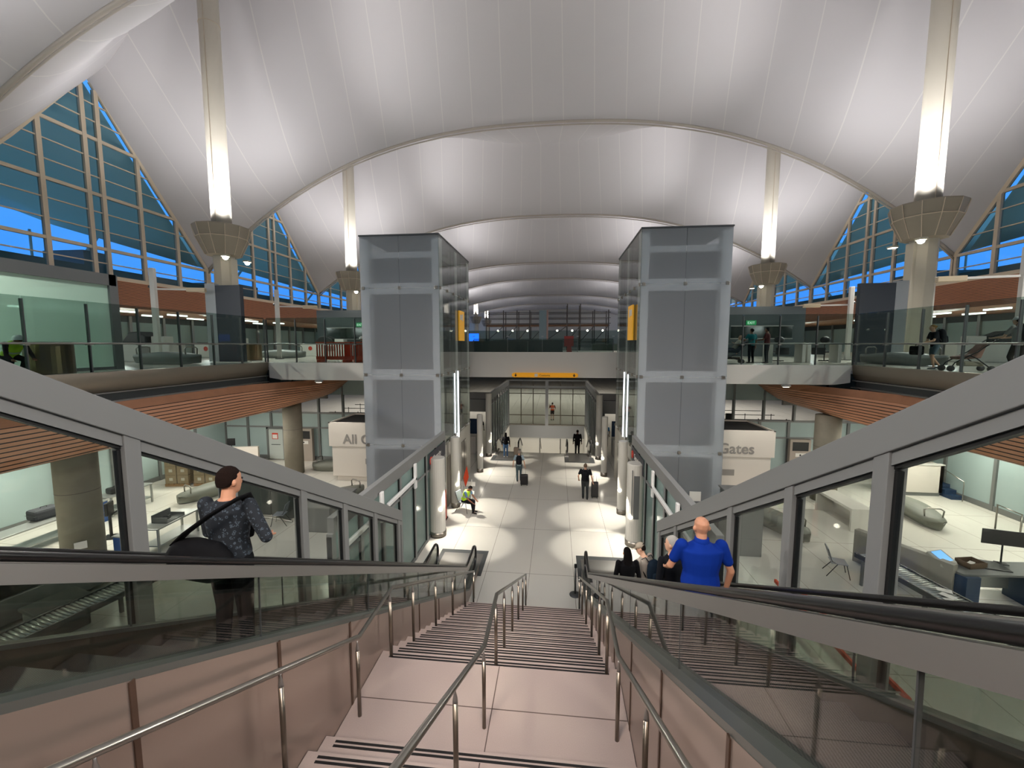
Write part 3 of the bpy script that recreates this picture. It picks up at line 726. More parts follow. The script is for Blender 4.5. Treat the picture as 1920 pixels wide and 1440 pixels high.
# ---------------- corridor walls along the hall ----------------
def corridor(s, nm):
    T = thing('corridor_wall', 'glazed wall with grey frame running along the %s side of the hall to the tower' % nm, 'partition', (s*4, 13, 0)); x = s*4.0
    x0, x1 = sorted((x-.08, x+.08)); y0, y1 = 8.2, 17.3
    mb = MB(); mb.box(x0, x1, y0, y1, 3.35, 3.7); mb.build('top_beam', M_gray, T, bev=.01)
    mb = MB(); mb.box(x0+.03, x1-.03, y0, y1, 0, .12); mb.build('sill', M_dgray2, T)
    ys = [8.2, 9.5, 10.8, 12.1, 13.4, 14.7, 16.0, 17.3]
    for i, y in enumerate(ys):
        mb = MB(); mb.box(x0+.01, x1-.01, y-.07, y+.07, 0, 3.36); m_ = mb.build('mullion', M_gray, T, bev=.006)
        mb = MB(); mb.box(x-.05, x+.05, y-.1, y-.065, .12, 3.3); mb.build('gasket', M_gask, m_)
    for a, b_ in zip(ys[:-1], ys[1:]):
        mb = MB(); mb.box(x-.008, x+.008, a+.07, b_-.07, .12, 3.35); mb.build('glass_pane', M_frost, T)
    for a, b_ in zip(ys[:-1], ys[1:]):
        mb = MB(); mb.box(x-.05, x+.05, a+.07, b_-.07, 2.62, 2.7); mb.build('transom', M_gray, T)
    # sign
    S_ = thing('security_sign', 'dark sign band with a red mark and white lettering on the %s corridor wall' % nm, 'sign', (x-s*.1, 15.9, 2.7))
    xa = x-s*.09; mb = MB(); mb.box(xa, xa+s*.02, 14.9, 17.2, 2.72, 3.3); mb.build('board', mat('charcoal_sign', '2f3038', .5), S_)
    mt = Matrix(((0, 0, -s, xa-s*.004), (-s*1., 0, 0, 15.35 if s < 0 else 16.5), (0, 1, 0, 2.92), (0, 0, 0, 1))) if True else None
    mt = Matrix.Translation((xa-s*.006, 15.5 if s < 0 else 16.6, 2.9)) @ Matrix.Rotation(-s*PI/2, 4, 'Z') @ Matrix.Rotation(PI/2, 4, 'X')
    text_mesh('Security', .32, M_white, S_, mt)
    R_ = MB(); yr = 15.15 if s < 0 else 16.95
    R_.tube([(xa-s*.01, yr+.14*math.cos(a), 3.0+.14*math.sin(a)) for a in [2*PI*i/16 for i in range(17)]], .022, 6); R_.box(xa-s*.004, xa-s*.014, yr-.13, yr+.13, 2.98, 3.02); R_.build('no_entry_mark', mat('red_mark', 'c8402c', .5), S_)
    # white bars modelled in place of bright reflections in the glass
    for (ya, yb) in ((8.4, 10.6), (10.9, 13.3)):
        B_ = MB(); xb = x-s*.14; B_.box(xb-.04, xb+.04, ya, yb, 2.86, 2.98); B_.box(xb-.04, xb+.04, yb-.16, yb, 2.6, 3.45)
        tag(B_.build('reflection_bar', M_bar, bev=.02), 'white bar standing for a reflected light on the %s corridor wall, %s' % (nm, 'nearer the escalator' if ya < 9 else 'farther along'), 'bar')
M_bar = mat('reflection_white', 'f4f2ee', .25, emit=.0)
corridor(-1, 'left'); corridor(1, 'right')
# light columns
M_lcol = mat('pale_light_column', 'c5c2b8', .45)
M_puck = mat('lamp_puck', 'fff8e6', .4, emit=14)
def lcol(x, y, r, h, lz, label, panel=False):
    T = thing('light_column', label, 'column', (x, y, 0)); mb = MB(); mb.cyl(x, y, 0, h, r, 24); mb.build('shaft', M_lcol, T, smooth=False, bev=.02)
    mb = MB(); mb.cyl(x, y, 0, .22, r+.015, 24); mb.build('base_ring', M_steel, T, smooth=True)
    if panel: mb = MB(); sx = -1 if x > 0 else 1; mb.box(x+sx*(r*.55), x+sx*(r*.55)+.02, y-r-.01, y-r+.06, 1.2, 2.9); mb.box(x-.1, x+.1, y-r-.012, y-r+.02, 1.1, h-.4); mb.build('grille_panel', M_dgray2, T)
    dx = -1 if x > 0 else 1
    a = math.radians(-52); c = Vector((x+dx*r*math.cos(a), y+r*math.sin(a), lz))
    mb = MB(); mb.tube([c-Vector((dx*.02, -.02, 0)), c+Vector((dx*.02, -.026, 0))], .075, 16); mb.build('lamp_puck', M_puck, T, smooth=True)
    lamp('column_lamp', 'SPOT', (x+dx*(r+.12), y-.12, lz+1.0), (x+dx*1.05, y-.3, 0), 310, (1, .95, .86), .05, 74, .25)
    return T
for s, nm in ((-1, 'left'), (1, 'right')):
    lcol(s*3.72, 15.3, .3, 3.1, 1.15, 'stout pale light column in front of the %s corridor wall' % nm, s > 0)
    lcol(s*3.72, 18.2, .2, 3.25, 1.1, 'slim pale light column beside the %s tower' % nm)
    lcol(s*3.55, 23.5, .17, 3.4, 1.05, 'slim pale light column just past the %s tower' % nm)
    lcol(s*3.6, 27.0, .2, 4.2, 1.05, 'pale light column at the corner of the %s side of the far escalators' % nm)
# ---------------- far escalator well ----------------
T = thing('well_enclosure', 'grey framed glass enclosure around the far escalator well', 'partition', (0, 38, 0))
for s in (-1, 1):
    x = s*3.6
    mb = MB(); mb.box(x-.1, x+.1, 27.0, 38.1, 3.7, 4.15); mb.build('side_beam', M_gray, T)
    for i in range(9):
        y = 27.3+i*1.32; mb = MB(); mb.box(x-.06, x+.06, y-.06, y+.06, 0, 3.75); mb.build('mullion', M_gray, T)
        if i < 8: mb = MB(); mb.box(x-.01, x+.01, y+.06, y+1.26, .05, 3.3); mb.build('glass_pane', M_frost, T); mb = MB(); mb.box(x-.04, x+.04, y+.06, y+1.26, 3.3, 3.36); mb.build('transom', M_gray, T)
mb = MB(); mb.box(-3.7, 3.7, 38.0, 38.2, 3.45, 3.65); mb.build('head_beam', M_gray, T)
mb = MB(); mb.box(-3.7, 3.7, 38.0, 38.2, 4.1, 4.2); mb.build('upper_beam', M_gray, T)
for x in (-3.6, 0, 3.6): mb = MB(); mb.box(x-.14, x+.14, 37.98, 38.22, 0, 4.15); mb.build('post', M_gray, T)
M_bron = mat('bronze_mullion', '5c5348', .4, .5)
for s in (-1, 1):
    for i in (1, 2): x = s*(.14+i*1.11); mb = MB(); mb.box(x-.035, x+.035, 38.03, 38.17, .05, 4.1); mb.build('mullion', M_bron, T)
    for z in (.08, .95, 2.95, 3.42):
        mb = MB(); mb.box(s*.14, s*3.46, 38.04, 38.16, z-.03, z+.03); mb.build('transom', M_bron, T)
    for i in range(3): mb = MB(); mb.box(s*(.16+i*1.11), s*(.14+(i+1)*1.11), 38.09, 38.11, .1, 3.4); mb.build('glass_pane', M_clear, T)
# well: walls
mb = MB(); mb.box(-3.42, 3.42, 37.97, 38.3, -1.15, -.002); struct('wall_well', mb, M_gray)
M_wellw = mat('white_well_wall', 'd2cec2', .6)
mb = MB(); mb.box(-3.45, 3.45, 39.2, 39.5, -5, -1.0); struct('wall_well_lower', mb, M_wellw)
mb = MB(); mb.box(-3.75, -3.43, 28.22, 39.5, -5, -.002); mb.box(3.43, 3.75, 28.22, 39.5, -5, -.002); mb.box(-3.43, 3.43, 28.0, 28.22, -5, -.31); struct('wall_well_side', mb, M_wellw)
mb = MB(); mb.box(-3.75, 3.75, 28, 46, -5.2, -5); struct('floor', mb, M_floor)
mb = MB(); mb.box(-3.45, 3.45, 39.45, 46, -1.2, -1.1)
lamp('well_lamp', 'AREA', (0, 34, -.3), (0, 39, -2.5), 160, (1, .95, .86), 4, sizey=.5).visible_glossy = False
def far_esc(xc, label, w=1.5):
    T = thing('escalator', label, 'escalator', (xc, 28, 0))
    for dx in (-w/2, w/2):
        x = xc+dx; p = [(x, 30.5, -.05), (x, 29.2, .66), (x, 28.6, .88), (x, 27.6, .93)]+[(x, 27.6-.3*math.sin(a), .6+.33*math.cos(a)) for a in [i*PI/6 for i in range(1, 7)]]
        mb = MB(); mb.tube(p, .05, 8); mb.build('handrail', M_rubber, T, smooth=True)
        mb = MB(); mb.prism([(30.5, -.9), (30.5, -.1), (29.2, .6), (28.6, .82), (27.6, .87), (27.35, .6), (27.45, .1), (28.6, .1)], 'x', x-.01, x+.01); mb.build('balustrade_glass', M_clear, T)
        mb = MB(); mb.prism([(31.5, -2.2), (31.5, -1.5), (28.7, .12), (27.4, .12), (27.4, .004), (28.3, -.1)], 'x', x-.07, x+.07); mb.build('deck_cap', M_alu, T)
    mb = MB(); mb.box(xc-w/2+.08, xc+w/2-.08, 26.2, 28.3, .003, .015); mb.build('landing_plate', M_plate, T)
    mb = MB(); mb.box(xc-w/2-.2, xc+w/2+.2, 26.0, 27.3, .001, .004); mb.build('floor_mat', M_dgray, T)
    mb = MB(); mb.prism([(28.2, .0), (33, -2.9), (33, -3.2), (28.2, -.3)], 'x', xc-w/2+.08, xc+w/2-.08); mb.build('steps', M_step_t, T)
far_esc(-2.4, 'far left escalator going down beyond the hall'); far_esc(2.35, 'far right escalator going down beyond the hall')
for x in (-.25, 1.15):
    T = thing('well_post', '%s short steel handrail end post at the top of the far stairs' % ('left' if x < 0 else 'right'), 'railing', (x, 28, 0)); mb = MB(); mb.tube([(x, 28.1, 0), (x, 28.1, .95), (x, 28.3, .98), (x, 31, -.4)], .03, 8); mb.build('rail', M_rail, T, smooth=True); mb = MB(); mb.lathe([(.05, 0), (.05, .02), (.03, .03)], (x, 28.1, 0), 10); mb.build('base', M_rail, T)
mb = MB(); 
for i in range(9): mb.box(-1.5, 1.5, 28.2+i*.33, 28.2+(i+1)*.33, -.17*(i+2), -.17*(i+1))
tag(mb.build('far_stairs', M_stair), 'short stairs going down between the two far escalators', 'stairs')
# ---------------- side walls and back walls of the lower level ----------------
def frostwall(p0, p1, n, z0, z1, label, rail=None, name='frosted_wall'):
    T = thing(name, label, 'glass wall', ((p0[0]+p1[0])/2, (p0[1]+p1[1])/2, 0))
    d = Vector((p1[0]-p0[0], p1[1]-p0[1], 0)); L = d.length; d.normalize(); a = math.atan2(d.y, d.x); st = L/n
    for i in range(n):
        c = Vector((p0[0], p0[1], 0))+d*(st*(i+.5)); mb = MB(); mb.cbox((c.x, c.y, (z0+z1)/2), st-.02, .03, z1-z0, a); mb.build('glass_pane', M_fwall, T)
    for i in range(n+1):
        c = Vector((p0[0], p0[1], 0))+d*(st*i); mb = MB(); mb.cbox((c.x, c.y, (z0+z1)/2), .14, .2, z1-z0, a); mb.build('mullion', M_dgray2, T)
    if rail:
        for z in rail: c = Vector((p0[0], p0[1], 0))+d*(L/2); mb = MB(); mb.cbox((c.x, c.y, z), L, .14, .1, a); mb.build('transom', M_gray, T)
    mb = MB(); c = Vector((p0[0], p0[1], 0))+d*(L/2); mb.cbox((c.x, c.y, .12), L, .16, .24, a)
    if z0 < .1: mb.build('kick_plate', M_dgray2, T)
    return T
frostwall((-20.8, -6), (-20.8, 25), 13, 0, 4.05, 'teal frosted glass wall along the far left side of the lower hall')
frostwall((20.3, -6), (20.3, 25), 13, 0, 4.05, 'teal frosted glass wall along the far right side of the lower hall')
frostwall((-20.8, 25), (-7.7, 25), 8, 0, 3.05, 'frosted glass cross wall behind the white boxes on the left', [3.05, 2.1])
frostwall((7.7, 25), (20.3, 25), 8, 0, 3.05, 'frosted glass cross wall behind the white boxes on the right', [3.05, 2.1])
for s, nm in ((-1, 'left'), (1, 'right')):
    mb = MB(); mb.box(s*7.6, s*20.8, 24.95, 25.05, 4.25, 5.8); struct('trim_%d' % (8 if s < 0 else 9), mb, M_fwall)
    mb = MB()
    for i in range(8): mb = MB(); x = s*(7.7+i*1.64); mb.box(x-.05, x+.05, 24.9, 25.1, 3.05, 5.8); o = struct('trim_%d' % (30+i+(10 if s > 0 else 0)), mb, M_dgray2)
    lamp('far_hall_light', 'AREA', (s*16, 48, 6.1), (s*16, 48, 0), 1500, (1, .97, .93), 18, sizey=14).visible_glossy = False
lamp('far_hall_light', 'AREA', (0, 60, 6.1), (0, 60, 0), 1200, (1, .97, .93), 20, sizey=14).visible_glossy = False
# ---------------- objects of the lower level ----------------
M_cblue = mat('blue_cabinet_paint', '274d86', .5)
M_navy = mat('dark_blue_cabinet', '16304c', .5)
M_bench = mat('grey_green_moulded_seat', '74766c', .55, bump=.1)
M_benchu = mat('pale_grey_moulded_seat', '8f9290', .5)
M_tabl = mat('stainless_table', 'a8aaa6', .35, .6)
M_card = mat('cardboard', '9a8468', .8, var=.1)
M_pal = mat('pallet_wood', '8a6a45', .8)
M_wrap = glass('stretch_wrap', 'f0efe8', dens=.12, dcol='d8d4c6', rough=.2, refl=1.2)
M_screen = mat('dark_fabric_screen', '3b403c', .8, var=.1)
M_lett = mat('grey_lettering', '8f8a84', .6)
M_boxw = mat('white_box_wall', 'dad2c6', .6)
M_roofb = mat('black_box_roof', '201f20', .7)
M_lcd = mat('screen_glow', '5f9fe0', .3, emit=1.2)
M_org = mat('orange_plastic', 'c8401c', .5)
def concol(x, y, r, z1, label):
    T = thing('concrete_column', label, 'column', (x, y, 0)); mb = MB(); mb.cyl(x, y, 0, z1, r, 36); mb.build('shaft', M_conc, T, smooth=True)
    mb = MB(); mb.cyl(x, y, 2.6, 2.62, r+.004, 36); mb.build('form_joint', mat('concrete_joint', '57524a', .8), T, smooth=True); return T
c1 = concol(-14.95, 11.9, .55, 4.1, 'thick round concrete column near the left conveyor, with a small white note')
mb = MB(); mb.cbox((-14.53, 11.5, .9), .02, .3, .24, -.7); mb.build('paper_note', M_white, c1)
concol(-14.2, 22.2, .5, 4.1, 'round concrete column before the cross wall on the left')
concol(13.6, 20.9, .52, 4.1, 'round concrete column before the cross wall on the right')
for s, nm in ((-1, 'left'), (1, 'right')):
    T = thing('sign_booth', 'white booth with black roof and grey lettering beside the %s tower' % nm, 'booth', (s*9.5, 22.4, 0))
    x0, x1 = sorted((s*7.7, s*11.35)); mb = MB()
    mb.box(x0, x1, 21.0, 23.95, 1.95, 3.2); mb.box(x0+(.14 if s < 0 else 0), x1-(.14 if s > 0 else 0), 21.05, 23.9, .3, 1.95); mb.box(x0+.3, x1-.3, 21.2, 23.8, 0, .3); mb.build('body', M_boxw, T)
    mb = MB(); mb.box(x0+.12, x1-.12, 21.12, 23.83, 3.2, 3.204); mb.build('roof_membrane', M_roofb, T)
    mb = MB(); mb.box(x0, x1, 21.0, 21.1, 3.2, 3.26); mb.box(x0, x1, 23.85, 23.95, 3.2, 3.26); mb.box(x0, x0+.1, 21, 23.95, 3.2, 3.26); mb.box(x1-.1, x1, 21, 23.95, 3.2, 3.26); mb.build('parapet', M_boxw, T)
    text_mesh('All Gates', .72, M_lett, T, Matrix.Translation((-10.55 if s < 0 else 7.72, 20.985, 2.12)) @ Matrix.Rotation(PI/2, 4, 'X'), bold=.012)
    mb = MB(); xx = -9.35 if s < 0 else 8.75; mb.box(xx, xx+.8, 20.99+.05, 21.06, 1.0, 1.3); mb.build('info_plate', M_lett, T)
def seatbench(L, mt):
    """boat shaped moulded bench along local x with two hoop handles"""
    T = thing('moulded_bench', 'x', 'bench'); mb = MB(); rows = []
    n = 15
    for i in range(n):
        u = -1+2*i/(n-1); w = (1-abs(u)**3.2)**.5*.42+.10 if abs(u) < 1 else .10; h = .50+.06*math.cos(u*PI); b = .10+.08*abs(u)**3
        rows.append([(u*L/2, y*w, z) for y, z in ((-.55, b-.1), (-.95, b+.18), (-1.0, h-.12), (-.85, h), (0, h+.02), (.85, h), (1.0, h-.12), (.95, b+.18), (.55, b-.1), (-.55, b-.1))])
    mb.grid(rows); nc = 10; base = 0
    for e in (0, n-1): mb.f.append(tuple(e*nc+j for j in range(nc-1))[::(1 if e else -1)]); mb.m.append(0)
    mb.build('seat_shell', mt, T, world=False, smooth=True)
    for s in (-1, 1):
        x = s*(L/2-.42); mb = MB(); mb.tube([(x, -.3, .45), (x, -.33, .72), (x, -.22, .8), (x, .22, .8), (x, .33, .72), (x, .3, .45)], .028, 8); mb.build('hoop_handle', M_rail, T, world=False, smooth=True)
    return T
B0 = seatbench(3.4, M_bench)
def place(o, loc, rz, label, cat=None, group=None):
    o.location = loc; o.rotation_euler = (0, 0, rz); o['label'] = label
    if cat: o['category'] = cat
    if group: o['group'] = group
    return o
place(B0, (-15.9, 18.6, 0), 1.15, 'grey boat shaped bench in front of the shrink wrapped pallets')
B2 = seatbench(2.0, M_bench); place(B2, (-12.5, 22.95, 0), .05, 'short dark grey boat shaped bench beside the left white booth')
dup(B0, (-9.5, 17.9, 0), 1.1, 'grey boat shaped bench near the foldable chairs on the left')
dup(B0, (16.3, 19.3, 0), -1.75, 'long grey boat shaped bench in front of the white counter on the right')
dup(B0, (9.6, 17.6, 0), -1.2, 'grey boat shaped bench behind the partition on the right near the tower')
BU = seatbench(3.3, M_benchu)
place(BU, (-17.2, 17.7, DZ), .0, 'pale grey boat shaped bench on the left upper deck next to the navy panel')
dup(BU, (-17.6, 26.5, DZ), .0, 'pale grey boat shaped bench on the left upper deck farther back behind the drum')
dup(BU, (16.1, 20.4, DZ), -1.2, 'pale grey boat shaped bench on the right upper deck behind the navy panel')
# tables / conveyors
def table(p, sx, sy, h, rz, label, name='steel_table', shelf=True, cat='table'):
    T = thing(name, label, cat, p, rz)
    mb = MB(); mb.box(-sx/2, sx/2, -sy/2, sy/2, h-.05, h); mb.build('top', M_tabl, T, world=False, bev=.008)
    for x in (-1, 1):
        for y in (-1, 1): mb = MB(); mb.box(x*(sx/2-.06)-.03, x*(sx/2-.06)+.03, y*(sy/2-.06)-.03, y*(sy/2-.06)+.03, 0, h-.05); mb.build('leg', M_tabl, T, world=False)
    if shelf: mb = MB(); mb.box(-sx/2+.05, sx/2-.05, -sy/2+.05, sy/2-.05, .22, .26); mb.build('lower_shelf', M_tabl, T, world=False)
    return T
table((-18.1, 12.2, 0), 3.4, .75, .9, 1.57, 'long steel inspection table by the left frosted wall holding a dark suitcase')
table((-18.5, 16.4, 0), 1.9, .8, .9, 1.57, 'steel table beside the blue cabinet at the left frosted wall')
table((-13.6, 13.75, 0), 1.9, .75, .9, 1.65, 'steel table in the open left hall with a grey tray on top')
def conveyor(p, L, w, rz, label, roll=True):
    T = thing('roller_conveyor', label, 'conveyor', p, rz)
    for s in (-1, 1): mb = MB(); mb.box(-L/2, L/2, s*w/2-.03, s*w/2+.03, .78, .92); mb.build('side_rail', M_dgray, T, world=False)
    n = int(L/.09); mb = MB()
    for i in range(n): mb.tube([(-L/2+.05+i*.09, -w/2+.03, .87), (-L/2+.05+i*.09, w/2-.03, .87)], .036, 6)
    q = mb.build('rollers', M_tabl, T, world=False, smooth=True); q['kind'] = 'stuff'
    for x in (-L/2+.3, 0, L/2-.3):
        for y in (-1, 1): mb = MB(); mb.box(x-.04, x+.04, y*w/2-.04, y*w/2+.04, 0, .8); mb.build('leg', M_dgray2, T, world=False)
    return T
conveyor((-10.8, 9.7, 0), 5.2, .72, 1.35, 'grey roller conveyor seen through the left escalator glass')
conveyor((10.9, 11.6, 0), 4.2, .7, 1.75, 'roller conveyor seen behind the right partition below the desk')
T = thing('scanner_machine', 'dark baggage scanner with hooded opening beside the left conveyor', 'machine', (-13.7, 9.6, 0), 1.35)
mb = MB(); mb.box(-1.6, 1.6, -.55, .55, .15, .85); mb.build('base', M_dgray2, T, world=False, bev=.03)
mb = MB(); mb.prism([(-.9, .85), (.9, .85), (.75, 1.25), (-.75, 1.25)], 'y', -.5, .5); mb.build('hood', M_dark, T, world=False, bev=.03)
mb = MB(); mb.box(.9, 1.6, -.4, .4, .85, .9); mb.build('belt', M_rubber, T, world=False)
T = thing('document_scanner', 'dark wedge scanner with padded lid standing beside the roller conveyor', 'machine', (-11.95, 8.9, 0), 1.3)
mb = MB(); mb.box(-.5, .5, -.35, .35, 0, .72); mb.build('body', M_dgray2, T, world=False, bev=.03); mb = MB(); mb.box(-.55, .55, -.42, .42, .76, .86); mb.build('lid', M_screen, T, world=False, bev=.04)
T = thing('tray_stack', 'stack of grey trays below the left conveyor', 'trays', (-13.0, 7.2, 0), 1.3)
for i in range(5): mb = MB(); mb.prism([(-.35, 0+i*.12), (.35, i*.12), (.42, .11+i*.12), (-.42, .11+i*.12)], 'y', -.28, .28); mb.build('tray', M_tabl, T, world=False)
def cabinet(p, rz, label, m, sx=.6, sy=.6, h=.86):
    T = thing('cabinet', label, 'cabinet', p, rz); mb = MB(); mb.box(-sx/2, sx/2, -sy/2, sy/2, 0, h); mb.build('body', m, T, world=False, bev=.01)
    mb = MB(); mb.box(-sx/2-.02, sx/2+.02, -sy/2-.02, sy/2+.02, h, h+.04); mb.build('top', M_tabl, T, world=False)
    d = MB(); d.box(-sx/2+.03, sx/2-.03, -sy/2-.02, -sy/2, .1, h-.05); dd = d.build('door', m, T, world=False)
    mb = MB(); mb.tube([(sx*.1, -sy/2-.05, h*.5), (sx*.35, -sy/2-.05, h*.5)], .012, 6); mb.build('handle', M_alu, dd, world=False, smooth=True); return T
cabinet((-18.25, 14.9, 0), -1.57+PI, 'bright blue cabinet next to the steel table at the left frosted wall', M_cblue)
cabinet((-13.9, 12.5, 0), 1.57, 'bright blue cabinet at the near end of the steel table with the tray', M_cblue)
def monitor(p, rz, label, w=.6, h=.36, on=False, tilt=0, hz_=.35):
    T = thing('monitor', label, 'monitor', p, rz); mb = MB(); mb.cbox((0, 0, .015), .26, .2, .03); mb.build('foot', M_dark, T, world=False, bev=.008)
    mb = MB(); mb.tube([(0, .03, .02), (0, .03, hz_)], .022, 8); mb.build('stand', M_dark, T, world=False, smooth=True)
    mb = MB(); mb.cbox((0, 0, hz_+.05), w, .035, h, 0, 0, tilt); s_ = mb.build('screen', M_dark, T, world=False, bev=.008)
    if on: mb = MB(); mb.cbox((0, -.02, hz_+.05), w-.05, .004, h-.05, 0, 0, tilt); mb.build('display', M_lcd, s_, world=False)
    return T
monitor((-18.45, 14.85, .9), 1.2, 'black monitor on the blue cabinet by the left frosted wall', .5, .5)
def bag(p, rz, label, sx, sy, sz, m, name='suitcase', cat='suitcase'):
    T = thing(name, label, cat, p, rz); mb = MB(); mb.box(-sx/2, sx/2, -sy/2, sy/2, 0, sz); mb.build('shell', m, T, world=False, bev=min(sx, sy, sz)*.22)
    mb = MB(); mb.tube([(-.09, 0, sz-.01), (-.09, 0, sz+.05), (.09, 0, sz+.05), (.09, 0, sz-.01)], .012, 6); mb.build('handle', M_dark, T, world=False, smooth=True)
    mb = MB(); mb.box(-sx/2-.003, sx/2+.003, -sy/2-.003, sy/2+.003, sz*.48, sz*.5); mb.build('zip', M_dgray, T, world=False, bev=.004); return T
bag((-18.35, 13.3, .9), 1.4, 'dark grey suitcase lying on the long steel table at the left', .8, .55, .4, mat('charcoal_fabric', '34363a', .8))
bag((-18.5, 16.0, .9), 1.4, 'black case with white papers on top on the steel table at the left', .55, .4, .26, M_dark)
T = thing('tray', 'grey tray with a black cable on the steel table in the left hall', 'tray', (-13.6, 13.7, .9), 1.65)
mb = MB(); mb.box(-.4, .4, -.28, .28, 0, .02); mb.box(-.4, .4, .26, .3, 0, .28); mb.box(-.4, -.37, -.28, .28, 0, .2); mb.box(.37, .4, -.28, .28, 0, .12); mb.build('body', M_dgray2, T, world=False)
mb = MB(); mb.tube([(-.1+.12*math.cos(a), .12*math.sin(a), .04+a*.01) for a in [i*.5 for i in range(26)]], .018, 6); mb.build('cable', M_dark, T, world=False, smooth=True)
T = thing('jointed_stand', 'folded black monitor arm on a post near the left partition mullion', 'stand', (-16.2, 13.8, 0), .4)
mb = MB(); mb.cyl(0, 0, 0, .9, .05); mb.cbox((0, 0, .02), .5, .5, .04); mb.build('post', M_dark, T, world=False); mb = MB(); mb.tube([(0, 0, .85), (.5, 0, 1.2), (.9, .1, .8)], .04, 8); mb.build('arm', M_dark, T, world=False); mb = MB(); mb.box(-.06, .06, -.2, .2, .9, 1.4); mb.build('head', M_dark, T, world=False, bev=.02)
def pallet(p, rz, label, nx, nz_):
    T = thing('pallet', label, 'pallet', p, rz)
    mb = MB()
    for i in range(5): mb.box(-.6+i*.26, -.44+i*.26, -.55, .55, .11, .14)
    for y in (-.5, 0, .45): mb.box(-.6, .6, y-.04, y+.06, 0, .11)
    mb.build('deck_boards', M_pal, T, world=False)
    for k in range(nz_):
        for i in range(2):
            for j in range(2):
                mb = MB(); x = -.3+i*.6; y = -.27+j*.54; mb.box(x-.28, x+.28, y-.25, y+.25, .14+k*.46, .59+k*.46); b_ = mb.build('carton', M_card, T, world=False, bev=.01)
                mb = MB(); mb.box(x-.08, x+.1, y-.256, y-.25, .3+k*.46, .45+k*.46); mb.build('carton_label', M_white, b_, world=False)
    mb = MB(); mb.box(-.6, .6, -.54, .54, .14, .16+nz_*.46); mb.build('stretch_wrap', M_wrap, T, world=False, bev=.05)
    return T
pallet((-19.0, 19.9, 0), .15, 'shrink wrapped pallet of cartons nearest the frosted wall', 2, 4)
pallet((-17.55, 20.1, 0), .1, 'shrink wrapped pallet of cartons standing to the right of its neighbour', 2, 3)
# folding chairs
def chair(p, rz, label, m=None):
    T = thing('stacking_chair', label, 'chair', p, rz); m = m or mat('grey_plastic_seat', '8b9096', .5)
    mb = MB(); mb.box(-.23, .23, -.22, .22, .43, .46); mb.build('seat', m, T, world=False, bev=.02)
    mb = MB(); mb.prism([(-.22, .52), (-.19, .52), (-.31, .9), (-.34, .9)], 'x', -.22, .22); mb.build('backrest', m, T, world=False, bev=.012)
    for x in (-1, 1):
        mb = MB(); mb.tube([(x*.21, .18, .44), (x*.25, .28, 0)], .012, 6); mb.build('leg', M_dark, T, world=False, smooth=True)
        mb = MB(); mb.tube([(x*.21, -.33, .88), (x*.21, -.2, .5), (x*.2, -.05, .43), (x*.25, -.34, 0)], .012, 6); mb.build('leg', M_dark, T, world=False, smooth=True)
    return T
CH = chair((9.9, 13.9, 0), -1.9, 'single grey chair standing alone in the open right hall')
dup(CH, (-10.5, 15.6, 0), 1.8, 'grey chair beside the dark screens in the left hall')
dup(CH, (-11.6, 14.7, 0), -.4, 'grey chair partly behind the standing man by the dark screens')
T = thing('folding_screen', 'dark grey curved folding screen in the left hall', 'screen', (-11.3, 16.2, 0))
mb = MB()
mb.prism([(-13.2, 16.0), (-12.3, 16.3), (-11.4, 16.25), (-11.35, 16.4), (-12.3, 16.45), (-13.2, 16.15)], 'z', .08, 2.2); mb.build('panel', M_screen, T)
mb = MB(); mb.prism([(-11.3, 16.2), (-10.3, 15.9), (-10.2, 16.1), (-11.25, 16.4)], 'z', .08, 2.15); mb.build('panel', M_screen, T)
mb = MB(); mb.tube([(-12.8, 16.1, .05), (-11.3, 16.05, .05), (-10.1, 15.8, .05)], .03, 6); mb.build('base_rail', M_alu, T)
T = thing('low_block', 'dark grey low cabinet behind the left corridor wall', 'cabinet', (-8.7, 16.0, 0)); mb = MB(); mb.box(-9.2, -8.0, 15.0, 17.2, 0, 1.0); mb.build('body', M_dgray2, T, bev=.02); mb = MB(); mb.box(-9.25, -7.95, 14.95, 17.25, 1.0, 1.05); mb.build('top', M_gray, T)
T = thing('low_block', 'dark grey tall cabinet behind the right partition near the tower', 'cabinet', (7.6, 15.6, 0)); mb = MB(); mb.box(7.2, 8.0, 14.8, 16.6, 0, 1.9); mb.build('body', M_dgray2, T, bev=.02); mb = MB(); mb.box(7.15, 8.05, 14.75, 16.65, 1.9, 1.95); mb.build('top', M_gray, T)
T = thing('litter_bin', 'black open topped bin behind the right corridor wall', 'bin', (7.5, 17.0, 0)); mb = MB(); mb.lathe([(.3, 0), (.42, 1.05), (.46, 1.1), (.42, 1.1), (.3, .5)], (0, 0, 0), 4, rz=PI/4); mb.build('body', M_dark, T, world=False, bev=.02)
mb = MB(); mb.box(-.35, .35, -.35, .35, 1.02, 1.05); mb.build('flap', M_dgray, T, world=False)
mb = MB(); mb.box(6.3, 6.75, 17.33, 17.36, 1.0, 1.4); tag(mb.build('notice', M_white), 'small white notice taped to the right frosted tower', 'notice')
